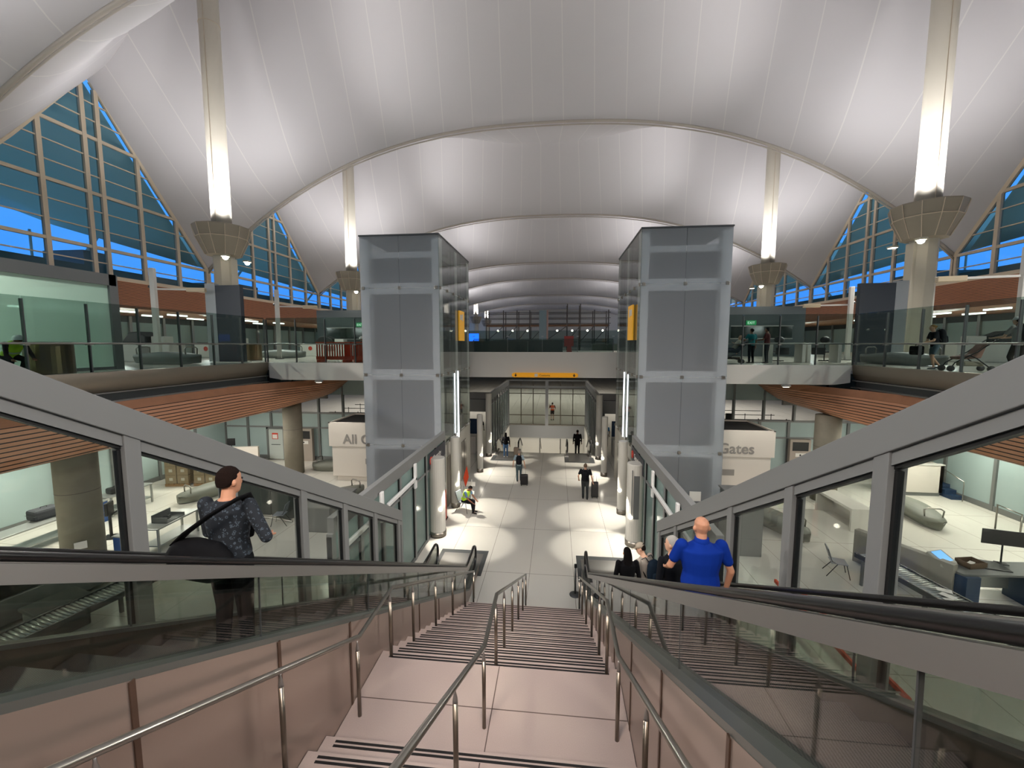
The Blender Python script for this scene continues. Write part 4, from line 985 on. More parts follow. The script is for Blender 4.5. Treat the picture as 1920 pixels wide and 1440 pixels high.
# counters
T = thing('counter', 'white counter with a dark monitor top behind the left cross hall', 'counter', (-18.9, 23.2, 0), .25)
mb = MB(); mb.box(-1.5, 1.5, -.1, .1, 0, 1.15); mb.box(-1.5, -1.3, -.1, 1.2, 0, 1.15); mb.build('front', M_boxw, T, world=False)
monitor((-19.2, 23.5, 1.0), .3, 'dark monitor standing behind the left white counter', .45, .45)
T = thing('counter', 'tall white counter wall before the right frosted wall', 'counter', (18.8, 22.9, 0))
mb = MB(); mb.box(17.0, 19.6, 21.9, 22.05, .18, 1.55); mb.box(19.45, 19.6, 21.9, 24.3, .18, 1.55); mb.build('front', M_boxw, T)
mb = MB(); mb.box(17.05, 19.55, 21.95, 22.1, 0, .18); mb.build('kick', M_dgray2, T)
mb = MB(); mb.box(16.98, 19.62, 21.86, 22.1, 1.55, 1.6); mb.build('top', M_white, T)
T = thing('office_chair', 'black office chair behind the tall white counter', 'chair', (18.3, 23.3, 0)); mb = MB(); mb.box(-.22, .22, .15, .22, 1.1, 1.8); mb.build('backrest', M_dark, T, world=False, bev=.03); mb = MB(); mb.box(-.25, .25, -.25, .25, .55, .65); mb.build('seat', M_dark, T, world=False, bev=.03); mb = MB(); mb.cyl(0, 0, .03, .55, .03); mb.cbox((0, 0, .03), .6, .08, .05); mb.cbox((0, 0, .03), .08, .6, .05); mb.tube([(0, .2, .6), (0, .2, 1.15)], .02, 6); mb.build('base', M_dgray, T, world=False)
T = thing('steps_platform', 'dark carpeted steps with a steel rail beside the tall white counter', 'steps', (19.9, 22.6, 0))
for i in range(3): mb = MB(); mb.box(19.7, 20.2, 21.5+i*.35, 24.3, i*.18, (i+1)*.18); mb.build('step', M_navy, T)
mb = MB(); mb.tube([(20.0, 21.3, 0), (20.0, 21.3, .95), (20.0, 23.6, 1.6), (20.0, 23.6, .5)], .022, 6); mb.build('rail', M_rail, T, smooth=True)
T = thing('floor_rail', 'steel hoop rail on the floor at the right edge of the right hall', 'railing', (18.6, 17.3, 0)); mb = MB(); mb.tube([(18.5, 17.3, 0), (18.5, 17.3, .95), (18.5, 18.2, 1.0), (18.5, 18.2, 0)], .03, 8); mb.build('hoop', M_rail, T, smooth=True); mb = MB(); mb.box(18.3, 19.2, 17.2, 17.4, 0, .02); mb.build('base_plate', M_dgray, T)
T = thing('plinth', 'open sided white block plinth in the right hall', 'plinth', (13, 18.2, 0)); mb = MB(); mb.box(12.5, 13.3, 17.3, 19.6, .82, .92); mb.box(12.5, 13.3, 17.3, 17.4, 0, .82); mb.box(12.5, 13.3, 19.5, 19.6, 0, .82); mb.box(13.2, 13.3, 17.4, 19.5, 0, .82); mb.build('body', mat('white_solid_surface', 'd0ccc2', .5), T)
# desk group right
T = thing('control_desk', 'grey fronted control desk with dark blue cabinets in the right hall', 'desk', (12.9, 13.2, 0))
mb = MB(); mb.prism([(11.0, 14.9), (11.2, 15.0), (12.35, 12.75), (12.15, 12.65)], 'z', 0, 1.12); mb.build('modesty_panel', mat('putty_laminate', '8a867c', .6), T)
mb = MB(); mb.prism([(12.0, 13.3), (12.35, 12.55), (15.8, 12.75), (15.8, 13.55)], 'z', .86, .92); mb.build('desktop', M_dgray2, T)
mb = MB(); mb.prism([(12.2, 12.8), (12.35, 12.45), (12.75, 12.5), (12.75, 13.2), (12.3, 13.2)], 'z', 0, .86); mb.build('pedestal', M_navy, T)
mb = MB(); mb.box(14.1, 15.7, 12.3, 13.3, 0, .86); mb.build('pedestal', M_navy, T)
mb = MB(); mb.box(12.8, 14.0, 13.05, 13.08, .3, .82); mb.build('steel_drawer', M_tabl, T)
mb = MB(); mb.box(14.0, 16.2, 11.9, 12.7, .86, .9); mb.build('side_top', M_dgray2, T)
monitor((11.5, 14.2, 1.12), 1.2, 'small dark monitor on an arm at the back edge of the control desk', .42, .36)
monitor((14.0, 13.3, .92), -.25, 'wide black monitor on a jointed arm at the right of the control desk', 1.0, .45, hz_=.75)
T = thing('touch_terminal', 'touch terminal with a glowing blue screen on the control desk', 'terminal', (12.25, 13.15, .92), .35); mb = MB(); mb.prism([(-.25, 0), (.3, 0), (.2, .32), (-.2, .12)], 'x', -.3, .3); mb.build('housing', mat('beige_plastic', '9b998f', .5), T, world=False, bev=.03)
mb = MB(); mb.add([(-.2, -.17, .155), (.2, -.17, .155), (.2, .15, .315), (-.2, .15, .315)], [(0, 1, 2, 3)]); mb.add([(-.2, -.17, .15), (.2, -.17, .15), (.2, .15, .31), (-.2, .15, .31)], [(3, 2, 1, 0)]); mb.build('display', M_lcd, T, world=False)
T = thing('open_box', 'brown open box with a white paper on the control desk', 'box', (13.0, 13.1, .92), .2); mb = MB(); mb.box(-.28, .28, -.2, .2, 0, .02); 
for q in ((-.28, -.26, -.2, .2), (.26, .28, -.2, .2), (-.28, .28, -.2, -.18), (-.28, .28, .18, .2)): mb.box(q[0], q[1], q[2], q[3], .0, .16)
mb.build('carton', mat('brown_board', '5c4a38', .8), T, world=False); mb = MB(); mb.cbox((0, 0, .08), .3, .12, .015, .4); mb.build('paper', M_white, T, world=False)
mb = MB(); mb.prism([(-.3, 0), (.3, 0), (.3, .03), (-.3, .03)], 'x', -.1, .5); o = mb.build('keyboard', M_dark, bev=.006); o.location = (13.55, 12.95, .92); o.rotation_euler = (0, 0, 1.3); tag(o, 'black keyboard tray lying in front of the wide black monitor', 'keyboard')
T = thing('ladder', 'red fibreglass ladder lying behind the right partition', 'ladder', (7.6, 10.2, 0), 0)
for x in (7.35, 7.8): mb = MB(); mb.box(x-.03, x+.03, 8.4, 12.6, .35, .45); mb.build('stile', M_org, T)
for i in range(12): mb = MB(); mb.tube([(7.37, 8.6+i*.34, .4), (7.78, 8.6+i*.34, .4)], .018, 6); mb.build('rung', M_alu, T)
for i in range(2): mb = MB(); mb.box(7.3, 7.85, 8.8+i*3.2, 8.95+i*3.2, 0, .35); mb.build('support', M_dgray, T)
T = thing('papers', 'white papers and cables lying on the right roller conveyor', 'paper', (10.9, 11.3, .93)); 
for i in range(3): mb = MB(); mb.cbox((10.8+.12*i, 11.1+.25*i, .935+.006*i), .21, .3, .004, .5*i); mb.build('sheet', M_white, T)
# stanchion by the stairs and bollards
def stanchion(p, label, m=None, h=.95, r=.17):
    T = thing('stanchion', label, 'stanchion', p); mb = MB(); mb.lathe([(r, 0), (r, .02), (r*.5, .035), (.03, .05)], (0, 0, 0), 20); mb.build('base', m or M_dgray, T, world=False, smooth=True); mb = MB(); mb.cyl(0, 0, .03, h, .03, 12); mb.build('pole', m or M_dgray, T, world=False, smooth=True); mb = MB(); mb.cyl(0, 0, h-.1, h, .04, 12); mb.build('cap', M_dark, T, world=False); return T
stanchion((1.42, 11.9, 0), 'single grey stanchion post at the foot of the stairs beside the right escalator')
# seated guard's barricades
T = thing('barricade', 'white barricade frame with an orange diamond sign beside the left tower', 'barricade', (-3.3, 18.9, 0))
mb = MB(); mb.box(-3.75, -2.95, 18.9, 18.94, .75, .95); mb.box(-3.7, -3.0, 18.9, 18.94, .35, .5); mb.build('board', M_white, T); mb = MB(); mb.tube([(-3.6, 18.75, 0), (-3.55, 18.92, 1.05), (-3.6, 19.1, 0)], .02, 6); mb.tube([(-3.1, 18.75, 0), (-3.12, 18.92, 1.05), (-3.1, 19.1, 0)], .02, 6); mb.build('frame', M_white, T)
mb = MB(); mb.cbox((-3.2, 18.85, 1.25), .62, .02, .62, 0, 0, 0); 
mb = MB(); mb.prism([(-3.4, .7), (-3.24, 1.2), (-3.33, 1.75), (-3.5, 1.15)], 'y', 18.84, 18.86); mb.build('diamond_sign', M_org, T)
T = thing('folded_barrier', 'folded orange barrier leaning behind the slim column on the left', 'barrier', (-3.75, 16.8, 0)); mb = MB(); mb.prism([(16.6, 0), (16.85, 0), (16.8, 1.25), (16.7, 1.35)], 'x', -3.88, -3.78); mb.build('panel', M_org, T); mb = MB(); mb.box(-3.9, -3.76, 16.55, 16.95, 0, .06); mb.build('foot', M_dark, T)
# far hall beyond the cross walls
M_pole = mat('black_belt_post', '17171a', .5)
st = None
for i in range(34):
    q = i % 17; x = (-20.4+(q % 6)*2.3) if i < 17 else (9.2+(q % 6)*2.3); y = 38+(q//6)*2.6
    if st is None: st = stanchion((x, y, 0), 'black belt post beyond the left cross wall, outermost in the nearest row', M_pole, 1.0); st['group'] = 'belt posts in the far queue'
    else: dup(st, (x, y, 0), 0, 'belt post beyond the %s cross wall, %s row, %s post from its left' % ('left' if i < 17 else 'right', ['nearest', 'second', 'third'][q//6], ['first', 'second', 'third', 'fourth', 'fifth', 'sixth'][q % 6]))
for s, nm in ((-1, 'left'), (1, 'right')):
    for j in range(3):
        mb = MB(); y = 38+j*2.6; x0, x1 = sorted((s*8.5, s*21)); mb.box(x0, x1, y-.01, y+.01, .86, .92)
        tag(mb.build('queue_belt', M_pole), 'black belt stretched across the far %s queue lanes, %s row' % (nm, ['nearest', 'second', 'third'][j]), 'belt', 'queue belts beyond the %s cross wall' % nm)
def slab(x, y, w, h, m, label, name, cat, z=0, d=.1):
    T = thing(name, label, cat, (x, y, z)); mb = MB(); mb.box(-w/2, w/2, -d/2, d/2, 0, h); mb.build('panel', m, T, world=False, bev=.01); mb = MB(); mb.box(-w/2, w/2, -d, d, 0, .05); mb.build('foot', M_dgray, T, world=False); return T
slab(-15.2, 31, .35, 1.9, M_org, 'red orange vertical banner beyond the left cross wall', 'banner', 'banner').location = (-14.0, 32, 0)
slab(-17.7, 30, .5, 1.8, M_navy, 'dark blue banner beside the column beyond the left cross wall', 'banner', 'banner')
slab(14.0, 33, .6, 2.2, M_dark, 'black tall panel with red top beyond the right cross wall', 'banner', 'banner')
slab(18.2, 30, .9, 1.0, M_cblue, 'blue lower half board beyond the right cross wall', 'notice_board', 'board', 0)
slab(18.2, 30, .9, .9, mat('yellow_board', 'c79a2a', .5), 'yellow upper half board beyond the right cross wall', 'notice_board', 'board', 1.02)
k1 = slab(-12.0, 30.5, .55, .9, mat('blue_kiosk', '2348c8', .5), 'blue kiosk with a glowing screen beyond the left cross wall', 'kiosk', 'kiosk'); mb = MB(); mb.box(-.2, .2, -.065, -.05, .5, .85); mb.build('display', M_lcd, k1, world=False)
k2 = slab(-10.6, 30.5, .6, .75, mat('pink_kiosk', 'c83a5c', .5), 'pink red kiosk right of the blue one beyond the left cross wall', 'kiosk', 'kiosk')
# dark roofed booths beside the far well
for s, nm in ((-1, 'left'), (1, 'right')):
    T = thing('queue_booth', 'pale booth with black flat roof behind the %s tower by the far escalators' % nm, 'booth', (s*6.6, 34, 0)); x0, x1 = sorted((s*4.3, s*9.4)); mb = MB(); mb.box(x0, x1, 31.8, 36.6, 2.2, 3.15); mb.build('body', M_gray, T); mb = MB(); mb.box(x0+.1, x1-.1, 31.9, 36.5, 3.15, 3.2); mb.build('roof_membrane', M_roofb, T)
    for x in (x0+.15, x1-.15):
        for y in (32, 36.4): mb = MB(); mb.box(x-.08, x+.08, y-.08, y+.08, 0, 2.2); mb.build('post', M_gray, T)
    x0, x1 = sorted((s*4.6, s*6.4)); mb = MB(); mb.box(x0, x1, 27.6, 28.6, 0, 1.15); o = mb.build('low_counter', M_boxw, bev=.01); tag(o, 'low pale counter just past the %s tower' % nm, 'counter')
    mb = MB(); mb.box(s*5.2-.5, s*5.2+.5, 29.2, 29.3, 0, 2.1); tag(mb.build('blue_board', M_navy), 'dark blue board behind the slim columns on the %s' % nm, 'board')
for x, lab in ((-15.1, 'pale equipment cabinet with a dark screen on the left cross wall'), (14.5, 'pale equipment cabinet with a dark screen on the right cross wall')):
    T = thing('equipment_cabinet', lab, 'cabinet', (x, 24.7, 0)); mb = MB(); mb.box(-.55, .55, -.12, .12, 0, 2.1); mb.build('body', mat('taupe_cabinet', '9b9085', .6), T, world=False, bev=.01)
    mb = MB(); mb.box(-.42, .42, -.135, -.12, 1.45, 1.95); mb.build('screen', M_dark, T, world=False); mb = MB(); mb.box(-.25, .3, -.14, -.12, 1.12, 1.32); mb.build('card_slot', M_white, T, world=False); mb = MB(); mb.ball((0, -.13, 1.22), .05, 10); mb.build('button', M_dark, T, world=False, smooth=True)
T = thing('glazed_door', 'glazed door with a red bordered notice in the left cross wall', 'door', (-17.1, 24.75, 0)); mb = MB(); mb.box(-.62, -.5, -.06, .06, 0, 2.1); mb.box(.5, .62, -.06, .06, 0, 2.1); mb.box(-.62, .62, -.06, .06, 2.0, 2.1); mb.build('frame', M_dgray2, T, world=False)
mb = MB(); mb.box(-.5, .5, -.02, .02, .05, 2.0); q = mb.build('leaf', mat('pale_door_glass', 'b4bcb6', .3), T, world=False); mb = MB(); mb.box(-.25, .15, -.035, -.02, 1.35, 1.75); mb.build('notice', mat('red_mark', 'c8402c', .5), q, world=False); mb = MB(); mb.box(-.21, .11, -.04, -.034, 1.39, 1.65); mb.build('notice_paper', M_white, q, world=False); mb = MB(); mb.tube([(-.3, -.05, 1.0), (.3, -.05, 1.0)], .018, 6); mb.build('push_bar', M_dark, q, world=False)
# ---------------- objects of the upper decks ----------------
M_groom = glass('green_frosted_room_glass', 'c4d2cc', dens=.5, dcol='c2d4ca', rough=.1, refl=.8)
def ccam(p, h, rz, label, L=1.6):
    T = thing('camera_pole', label, 'pole', p, rz); mb = MB(); mb.box(-.11, .11, -.11, .11, 0, h); mb.build('pole', M_white, T, world=False, bev=.02)
    mb = MB(); mb.box(-.2, .2, -.2, .2, 0, .05); mb.build('base_plate', M_dgray, T, world=False)
    mb = MB(); mb.box(0, L, -.04, .04, h-1.05, h-.97); mb.build('arm', M_white, T, world=False)
    mb = MB(); mb.box(L-.1, L+.75, -.1, .1, h-1.12, h-.92); mb.build('head_box', mat('beige_fixture', 'cbb99a', .5), T, world=False, bev=.02)
    mb = MB(); mb.ball((-.14, 0, h-.9), .09, 10); mb.build('dome_camera', M_dark, T, world=False, smooth=True); return T
ccam((-19.0, 19.0, DZ), 4.65, .25, 'white camera pole with a side arm behind the pale bench on the left deck')
ccam((-16.6, 24.8, DZ), 4.3, .3, 'white camera pole with a side arm farther back on the left deck')
ccam((17.6, 26.2, DZ), 4.2, PI-.2, 'white camera pole with a side arm beyond the white desks on the right deck')
ccam((17.3, 16.9, DZ), 4.35, PI-.25, 'white camera pole with a side arm behind the man pushing the stroller', 1.7)
def blade(p, rz, label, w, flip=1):
    T = thing('navy_pylon', label, 'sign', p, rz); mb = MB(); mb.box(-w/2, w/2, -.12, .12, .03, 3.9); mb.build('navy_face', M_carpet, T, world=False)
    mb = MB(); x = flip*(w/2+.28); mb.box(x-.28, x+.28, -.13, .13, .03, 4.0); mb.build('pale_side', mat('pale_grey_panel', '9ba0a2', .5), T, world=False); mb = MB(); mb.box(-w/2-.1, w/2+.1, -.3, .3, 0, .03); mb.build('foot', M_white, T, world=False); return T
blade((-15.8, 20.0, DZ), .0, 'tall navy blue sign panel with a pale side strip on the left deck', 1.35, -1)
blade((16.4, 22.6, DZ), .0, 'tall navy blue sign panel with a pale side strip on the right deck', 1.6, 1)
M_drum = mat('brushed_bronze_drum', '8b7558', .3, .9)
for p, r, lab in (((-14.75, 11.35, DZ), .55, 'large brushed steel drum at the left deck rail beside the crouching worker'), ((-16.9, 22.8, DZ), .5, 'streaked steel drum to the right of the navy panel on the left deck')):
    T = thing('steel_drum', lab, 'drum', p); mb = MB(); mb.cyl(0, 0, .02, .95, r, 32); mb.build('shell', M_drum, T, world=False, smooth=False); mb = MB(); mb.cyl(0, 0, .95, .985, r+.03, 32); mb.build('lid', M_steel, T, world=False, smooth=False)
# frosted glass enclosure at the near left
T = thing('glass_room', 'frosted green glass room with a pale frame on the near left deck', 'glass room', (-15.5, 8, DZ))
for i, (a, b_) in enumerate(((-3, 1.2), (1.2, 5.3), (5.3, 9.4), (9.4, 13.9))):
    mb = MB(); mb.box(-15.51, -15.49, a+.02, b_-.02, DZ+.1, 9.55); mb.build('glass_pane', M_groom, T)
mb = MB(); mb.box(-15.65, -15.4, -3, 14.1, 9.55, 9.95); mb.build('top_beam', M_gray, T); mb = MB(); mb.box(-15.6, -15.42, -3, 14.1, DZ, DZ+.1); mb.build('sill', M_dgray2, T)
mb = MB(); mb.box(-15.65, -15.4, 13.85, 14.15, DZ, 9.95); mb.build('corner_post', M_gray, T)
for y in (9.4, 5.3, 1.2): mb = MB(); mb.box(-15.53, -15.46, y-.02, y+.02, DZ, 9.6); mb.build('joint', M_dgray, T)
mb = MB(); mb.box(-19.5, -15.5, 14.05, 14.09, DZ+.1, 9.55); mb.build('end_glass', M_groom, T)
# screening machines
def screening(p, rz, label):
    T = thing('screening_machine', label, 'machine', p, rz); mb = MB(); mb.box(-2.0, 2.0, -.5, .5, 0, 1.0); mb.build('cabinet_body', M_white, T, world=False, bev=.04)
    mb = MB(); mb.prism([(-.9, 1.0), (.6, 1.0), (.6, 1.35), (.1, 1.6), (-.35, 1.55)], 'y', -.45, .45); mb.build('tunnel_hood', M_dark, T, world=False, bev=.05)
    mb = MB(); mb.box(.75, 1.5, -.3, .3, 1.0, 1.35); mb.build('control_box', M_white, T, world=False, bev=.04); mb = MB(); mb.box(-1.9, -1.0, -.4, .4, 1.0, 1.05); mb.build('belt', M_rubber, T, world=False)
    mb = MB(); mb.cyl(-1.1, -.51, .55, .56, .0, 3); mb = MB(); mb.tube([(-1.15, -.5, .62), (-1.15, -.515, .62)], .16, 16); mb.build('red_mark', mat('red_mark', 'c8402c', .5), T, world=False); mb = MB(); mb.box(.2, .9, -.515, -.5, .4, .8); mb.build('grey_plate', M_lett, T, world=False); return T
S0 = screening((-21.5, 20.6, DZ), .0, 'white screening machine with black hood behind the pale bench on the left deck')
dup(S0, (-22.5, 27.5, DZ), 0, 'white screening machine with black hood farther back past the left mast column')
dup(S0, (-17.2, 31.5, DZ), 0, 'white screening machine with black hood in front of the dark glass booth on the left')
dup(S0, (20.5, 16.0, DZ), 2.9, 'white screening machine with black hood behind the woman on the right deck')
dup(S0, (23.5, 24.0, DZ), 2.9, 'white screening machine with black hood behind the right mast column')
# dark glazed booth behind
M_booth = mat('dark_booth_cladding', '3d4648', .3, .2)
M_boothg = mat('dark_booth_window', '16201f', .1, 0, .6)
M_exit = mat('exit_green', '0c8a4a', .5, emit=.7)
for s, nm in ((-1, 'left'), (1, 'right')):
    T = thing('dark_booth', 'dark grey glazed control booth on the %s deck beyond the tower' % nm, 'booth', (s*13, 37, DZ)); x0, x1 = sorted((s*8.2, s*19.5))
    mb = MB(); mb.box(x0, x1, 34, 39.5, DZ, 10.3); mb.build('body', M_booth, T)
    mb = MB(); a, b_ = sorted((s*14.2, s*18.6)); mb.box(a, b_, 33.96, 34.02, 7.9, 8.8); mb.build('window', M_boothg, T)
    mb = MB(); mb.box(a-.06, b_+.06, 33.94, 34.0, 8.8, 8.86); mb.box(a-.06, b_+.06, 33.94, 34.0, 7.84, 7.9); mb.build('window_trim', M_alu, T)
    a, b_ = sorted((s*11.6, s*12.9)); mb = MB(); mb.box(a, b_, 33.95, 34.02, DZ, 8.8); dd = mb.build('door', M_dgray, T); mb = MB(); mb.tube([(b_-.15, 33.9, 7.3), (b_-.15, 33.9, 7.9)], .02, 6); mb.build('handle', M_alu, dd)
    E_ = thing('exit_sign', 'small green EXIT sign on the dark booth on the %s' % nm, 'sign', (s*15.6, 33.9, 8.9)); mb = MB(); mb.box(s*15.6-.35, s*15.6+.35, 33.88, 33.99, 8.9, 9.25); mb.build('box', M_exit, E_); text_mesh('EXIT', .26, mat('exit_letter_glow', 'e8fff0', .5, emit=1.0), E_, Matrix.Translation((s*15.6-.29, 33.872, 8.98)) @ Matrix.Rotation(PI/2, 4, 'X'))
# orange plastic barriers on the left beam
def barrier(p, rz, label):
    T = thing('plastic_barrier', label, 'barrier', p, rz); mb = MB(); mb.box(-.95, .95, -.05, .05, .92, 1.05); mb.box(-.95, .95, -.05, .05, .12, .3)
    for i in range(14): x = -.9+i*.1385; mb.box(x-.03, x+.03, -.03, .03, .3, .92)
    mb.build('panel', M_org, T, world=False, bev=.01)
    for x in (-.7, .7): mb = MB(); mb.box(x-.1, x+.1, -.25, .25, 0, .12); mb.build('foot', M_org, T, world=False)
    return T
BR = barrier((-10.75, 20.75, DZ), .0, 'orange slatted plastic barrier nearer the tower end of the left beam')
BR['label'] = 'orange slatted plastic barrier on the left beam, left end'
dup(BR, (-9.5, 21.6, DZ), .35, 'orange slatted plastic barrier set back behind the first one on the left beam'); dup(BR, (-8.65, 20.5, DZ), -.1, 'orange slatted plastic barrier right against the left tower')
# white desks on the right deck
for (x, y, w, lab) in ((12.3, 22.6, 1.7, 'white framed desk nearer the couple on the right beam'), (14.2, 22.9, 1.6, 'white framed desk right of its twin on the right beam')):
    T = thing('white_desk', lab, 'desk', (x, y, DZ)); mb = MB(); mb.box(-w/2, w/2, -.35, .35, .92, 1.0); mb.build('top', M_white, T, world=False)
    for q in (-1, 1): mb = MB(); mb.box(q*w/2-.08*(q+1)/1-.0 if q > 0 else -w/2, (q*w/2) if q > 0 else -w/2+.16, -.35, .35, 0, .92); mb.build('side_panel', M_white, T, world=False)
    mb = MB(); mb.box(-.25, .25, .0, .3, .4, .75); mb.build('drawer', M_dark, T, world=False)
for (x, y, lab) in ((12.5, 23.5, 'black office chair behind the nearer white framed desk'), (15.0, 23.9, 'black office chair right of the white framed desks')):
    T = thing('office_chair', lab, 'chair', (x, y, DZ)); mb = MB(); mb.ball((0, 0, 1.15), .27, 12, .7, 0, .3); mb.build('backrest', M_dark, T, world=False, smooth=True); mb = MB(); mb.box(-.24, .24, -.24, .24, .48, .56); mb.build('seat', M_dark, T, world=False, bev=.03); mb = MB(); mb.cyl(0, 0, .05, .5, .03); mb.tube([(0, .02, .5), (0, .02, 1.1)], .02, 6); mb.cbox((0, 0, .06), .55, .06, .05); mb.cbox((0, 0, .06), .06, .55, .05); mb.build('base', M_dark, T, world=False)
# bridge parapet planter, post, screen, red barricade
mb = MB(); mb.box(-7.4, -.9, 24.9, 25.5, 6.5, 7.62); o = mb.build('planter_box', mat('slate_planter', '3f4a48', .6), bev=.02); tag(o, 'long dark slate planter box standing on the central bridge', 'planter')
mb = MB(); mb.box(-3.1, 1.2, 25.7, 26.2, 6.5, 7.7); o = mb.build('planter_box', mat('slate_planter', '3f4a48', .6), bev=.02); tag(o, 'dark slate planter box behind the long one at the middle of the bridge', 'planter')
T = thing('bridge_post', 'tall pale square post rising from the middle of the bridge', 'post', (-.1, 26.6, 6.5)); mb = MB(); mb.box(-.28, .18, 26.5, 26.8, 6.5, 9.55); mb.build('shaft', mat('blue_grey_cladding', '7e8f94', .4, .3), T); mb = MB(); mb.box(.18, .28, 26.5, 26.8, 6.5, 9.55); mb.build('edge_strip', mat('rosy_edge', 'b08c80', .5), T)
T = thing('blue_display', 'small bright blue display beside the left tower above the bridge', 'display', (-4.9, 28, 7.6)); mb = MB(); mb.box(-5.2, -4.4, 27.9, 28, 7.55, 8.15); mb.build('screen', mat('blue_glow', '1464f0', .5, emit=1.6), T); mb = MB(); mb.tube([(-4.8, 28, 6.5), (-4.8, 28, 7.55)], .04, 8); mb.build('stand', M_dark, T)
T = thing('red_barricade', 'red barricade board standing on the bridge right of the post', 'barricade', (1.6, 27, 6.5)); mb = MB(); mb.box(1.3, 1.9, 27, 27.06, 7.3, 7.95); mb.build('upper_board', mat('faded_red', '9c3a34', .6), T); mb = MB(); mb.prism([(1.4, 6.5), (1.85, 6.5), (1.75, 7.3), (1.5, 7.3)], 'y', 27, 27.06); mb.build('lower_board', mat('faded_red', '9c3a34', .6), T)
# scaffolding
T = thing('scaffold', 'dark tube scaffold with a long working platform across the far hall', 'scaffold', (0, 44, DZ))
M_scf = mat('dark_scaffold_tube', '3a3431', .5, .4)
sx_ = [-6.4, -4.6, -3.2, -1.9, -.4, 1.9, 3.2, 4.6, 6.0]
for x in sx_:
    for y in (43, 45): mb = MB(); mb.tube([(x, y, DZ), (x, y, 10.9 if x not in (1.9, 3.2) else 11.5)], .055, 6); mb.build('standard', M_scf, T, smooth=True)
for z in (7.7, 9.55, 10.1, 10.65):
    for y in (43, 45): mb = MB(); mb.tube([(-6.6, y, z), (6.2, y, z)], .04, 6); mb.build('ledger', M_scf, T, smooth=True)
mb = MB(); mb.box(-6.5, 6.1, 43, 45, 9.3, 9.42); mb.build('platform', mat('scaffold_planks', '6b4a34', .8), T)
for a, b_ in zip(sx_[:-1], sx_[1:]): mb = MB(); mb.tube([(a, 43, 7.7), (b_, 43, 9.3)], .035, 6); mb.build('brace', M_scf, T, smooth=True)
mb = MB(); mb.tube([(4.6, 43, 6.7), (6.0, 43, 8.2)], .03, 6); mb.tube([(6.0, 43, 6.7), (4.6, 43, 8.2)], .03, 6)
for i in range(8):
    x = -5.5+i*1.6; mb = MB(); mb.ball((0, 0, 0), .11, 8); o = mb.build('work_lamp', M_em, smooth=True); o.location = (x, 45.4, 8.9); o.parent = T; o.location = (x, 1.4, 8.9-DZ)
# far parapet and dark deck level beyond the bridge
mb = MB(); mb.box(-7.5, -4.2, 46.5, 48, 6.5, 7.5); tag(mb.build('service_unit', M_booth, bev=.03), 'dark service unit on the far deck left of the scaffold', 'unit'); mb = MB(); mb.box(4.3, 7.0, 41.5, 42.6, 6.5, 7.5); tag(mb.build('service_unit', mat('pale_unit', '8e968c', .6), bev=.03), 'pale service unit on the far deck right of the scaffold', 'unit')
# yellow hanging sign below the bridge
T = thing('wayfinding_sign', 'long yellow hanging sign with two black arrows below the white bridge', 'sign', (.15, 23.9, 5.6)); mb = MB(); mb.prism([(-1.72, 5.60), (-1.6, 5.54), (1.92, 5.54), (2.04, 5.60), (2.04, 5.74), (1.92, 5.80), (-1.6, 5.80), (-1.72, 5.74)], 'y', 23.8, 24.0); mb.build('board', mat('amber_sign_face', 'd8940c', .5, emit=.35), T)
for x, n_ in ((-1.5, 1), (1.82, 1)):
    mb = MB(); mb.prism([(x-.025, 5.66), (x+.025, 5.66), (x+.025, 5.76), (x-.025, 5.76)], 'y', 23.785, 23.8); mb.prism([(x-.08, 5.68), (x, 5.57), (x+.08, 5.68)], 'y', 23.785, 23.8); mb.build('arrow', M_dark, T)
mb = MB(); mb.box(-.42, -.24, 23.785, 23.8, 5.58, 5.76); mb.build('pictogram', M_white, T)
text_mesh('Customs', .17, M_dark, T, Matrix.Translation((-.15, 23.79, 5.61)) @ Matrix.Rotation(PI/2, 4, 'X'))
# stroller
def stroller(p, rz, label):
    T = thing('stroller', label, 'stroller', p, rz); M = mat('stroller_black', '131315', .6)
    for x in (-.24, .24):
        mb = MB(); mb.tube([(x, -.55, 1.05), (x, -.1, .65), (x, .45, .3), (x, .55, .1)], .018, 6); mb.build('side_tube', M, T, world=False, smooth=True); mb = MB(); mb.tube([(x, -.5, .1), (x, -.1, .45), (x, .1, .55)], .018, 6); mb.build('rear_leg', M, T, world=False, smooth=True)
        for y in (-.5, .55): mb = MB(); mb.tube([(x-.03, y, .1), (x+.03, y, .1)], .1, 14); mb.build('wheel', M, T, world=False, smooth=True)
    mb = MB(); mb.tube([(-.24, -.55, 1.05), (-.2, -.62, 1.08), (.2, -.62, 1.08), (.24, -.55, 1.05)], .02, 6); mb.build('push_bar', M, T, world=False, smooth=True)
    mb = MB(); mb.prism([(-.25, .45), (.35, .4), (.4, .5), (-.05, .58), (-.3, .95), (-.38, .93)], 'x', -.2, .2); mb.build('seat', mat('dusty_pink_cloth', '9a7468', .8), T, world=False, bev=.03)
    mb = MB(); mb.box(-.2, .2, -.35, .2, .18, .34); mb.build('basket', mat('beige_bag_cloth', '9a9080', .8), T, world=False, bev=.04); return T
stroller((14.7, 15.75, DZ), 1.35, 'black folding stroller pushed along the right deck behind the woman')
T = thing('rolling_recliner', 'dark wheeled reclining transport chair beside the tower on the right beam', 'chair', (9.3, 21.6, DZ), -.2)
M = mat('recliner_navy', '1b2230', .6)
mb = MB(); mb.prism([(-.5, .55), (.3, .5), (.75, 1.0), (.65, 1.08), (.2, .68), (-.5, .68)], 'y', -.3, .3); mb.build('seat', M, T, world=False, bev=.03)
for q in (-.28, .28): mb = MB(); mb.tube([(-.5, q, .5), (.5, q, .1), (-.5, q, .1), (.4, q, .5)], .025, 6); mb.build('side_frame', M, T, world=False, smooth=True)
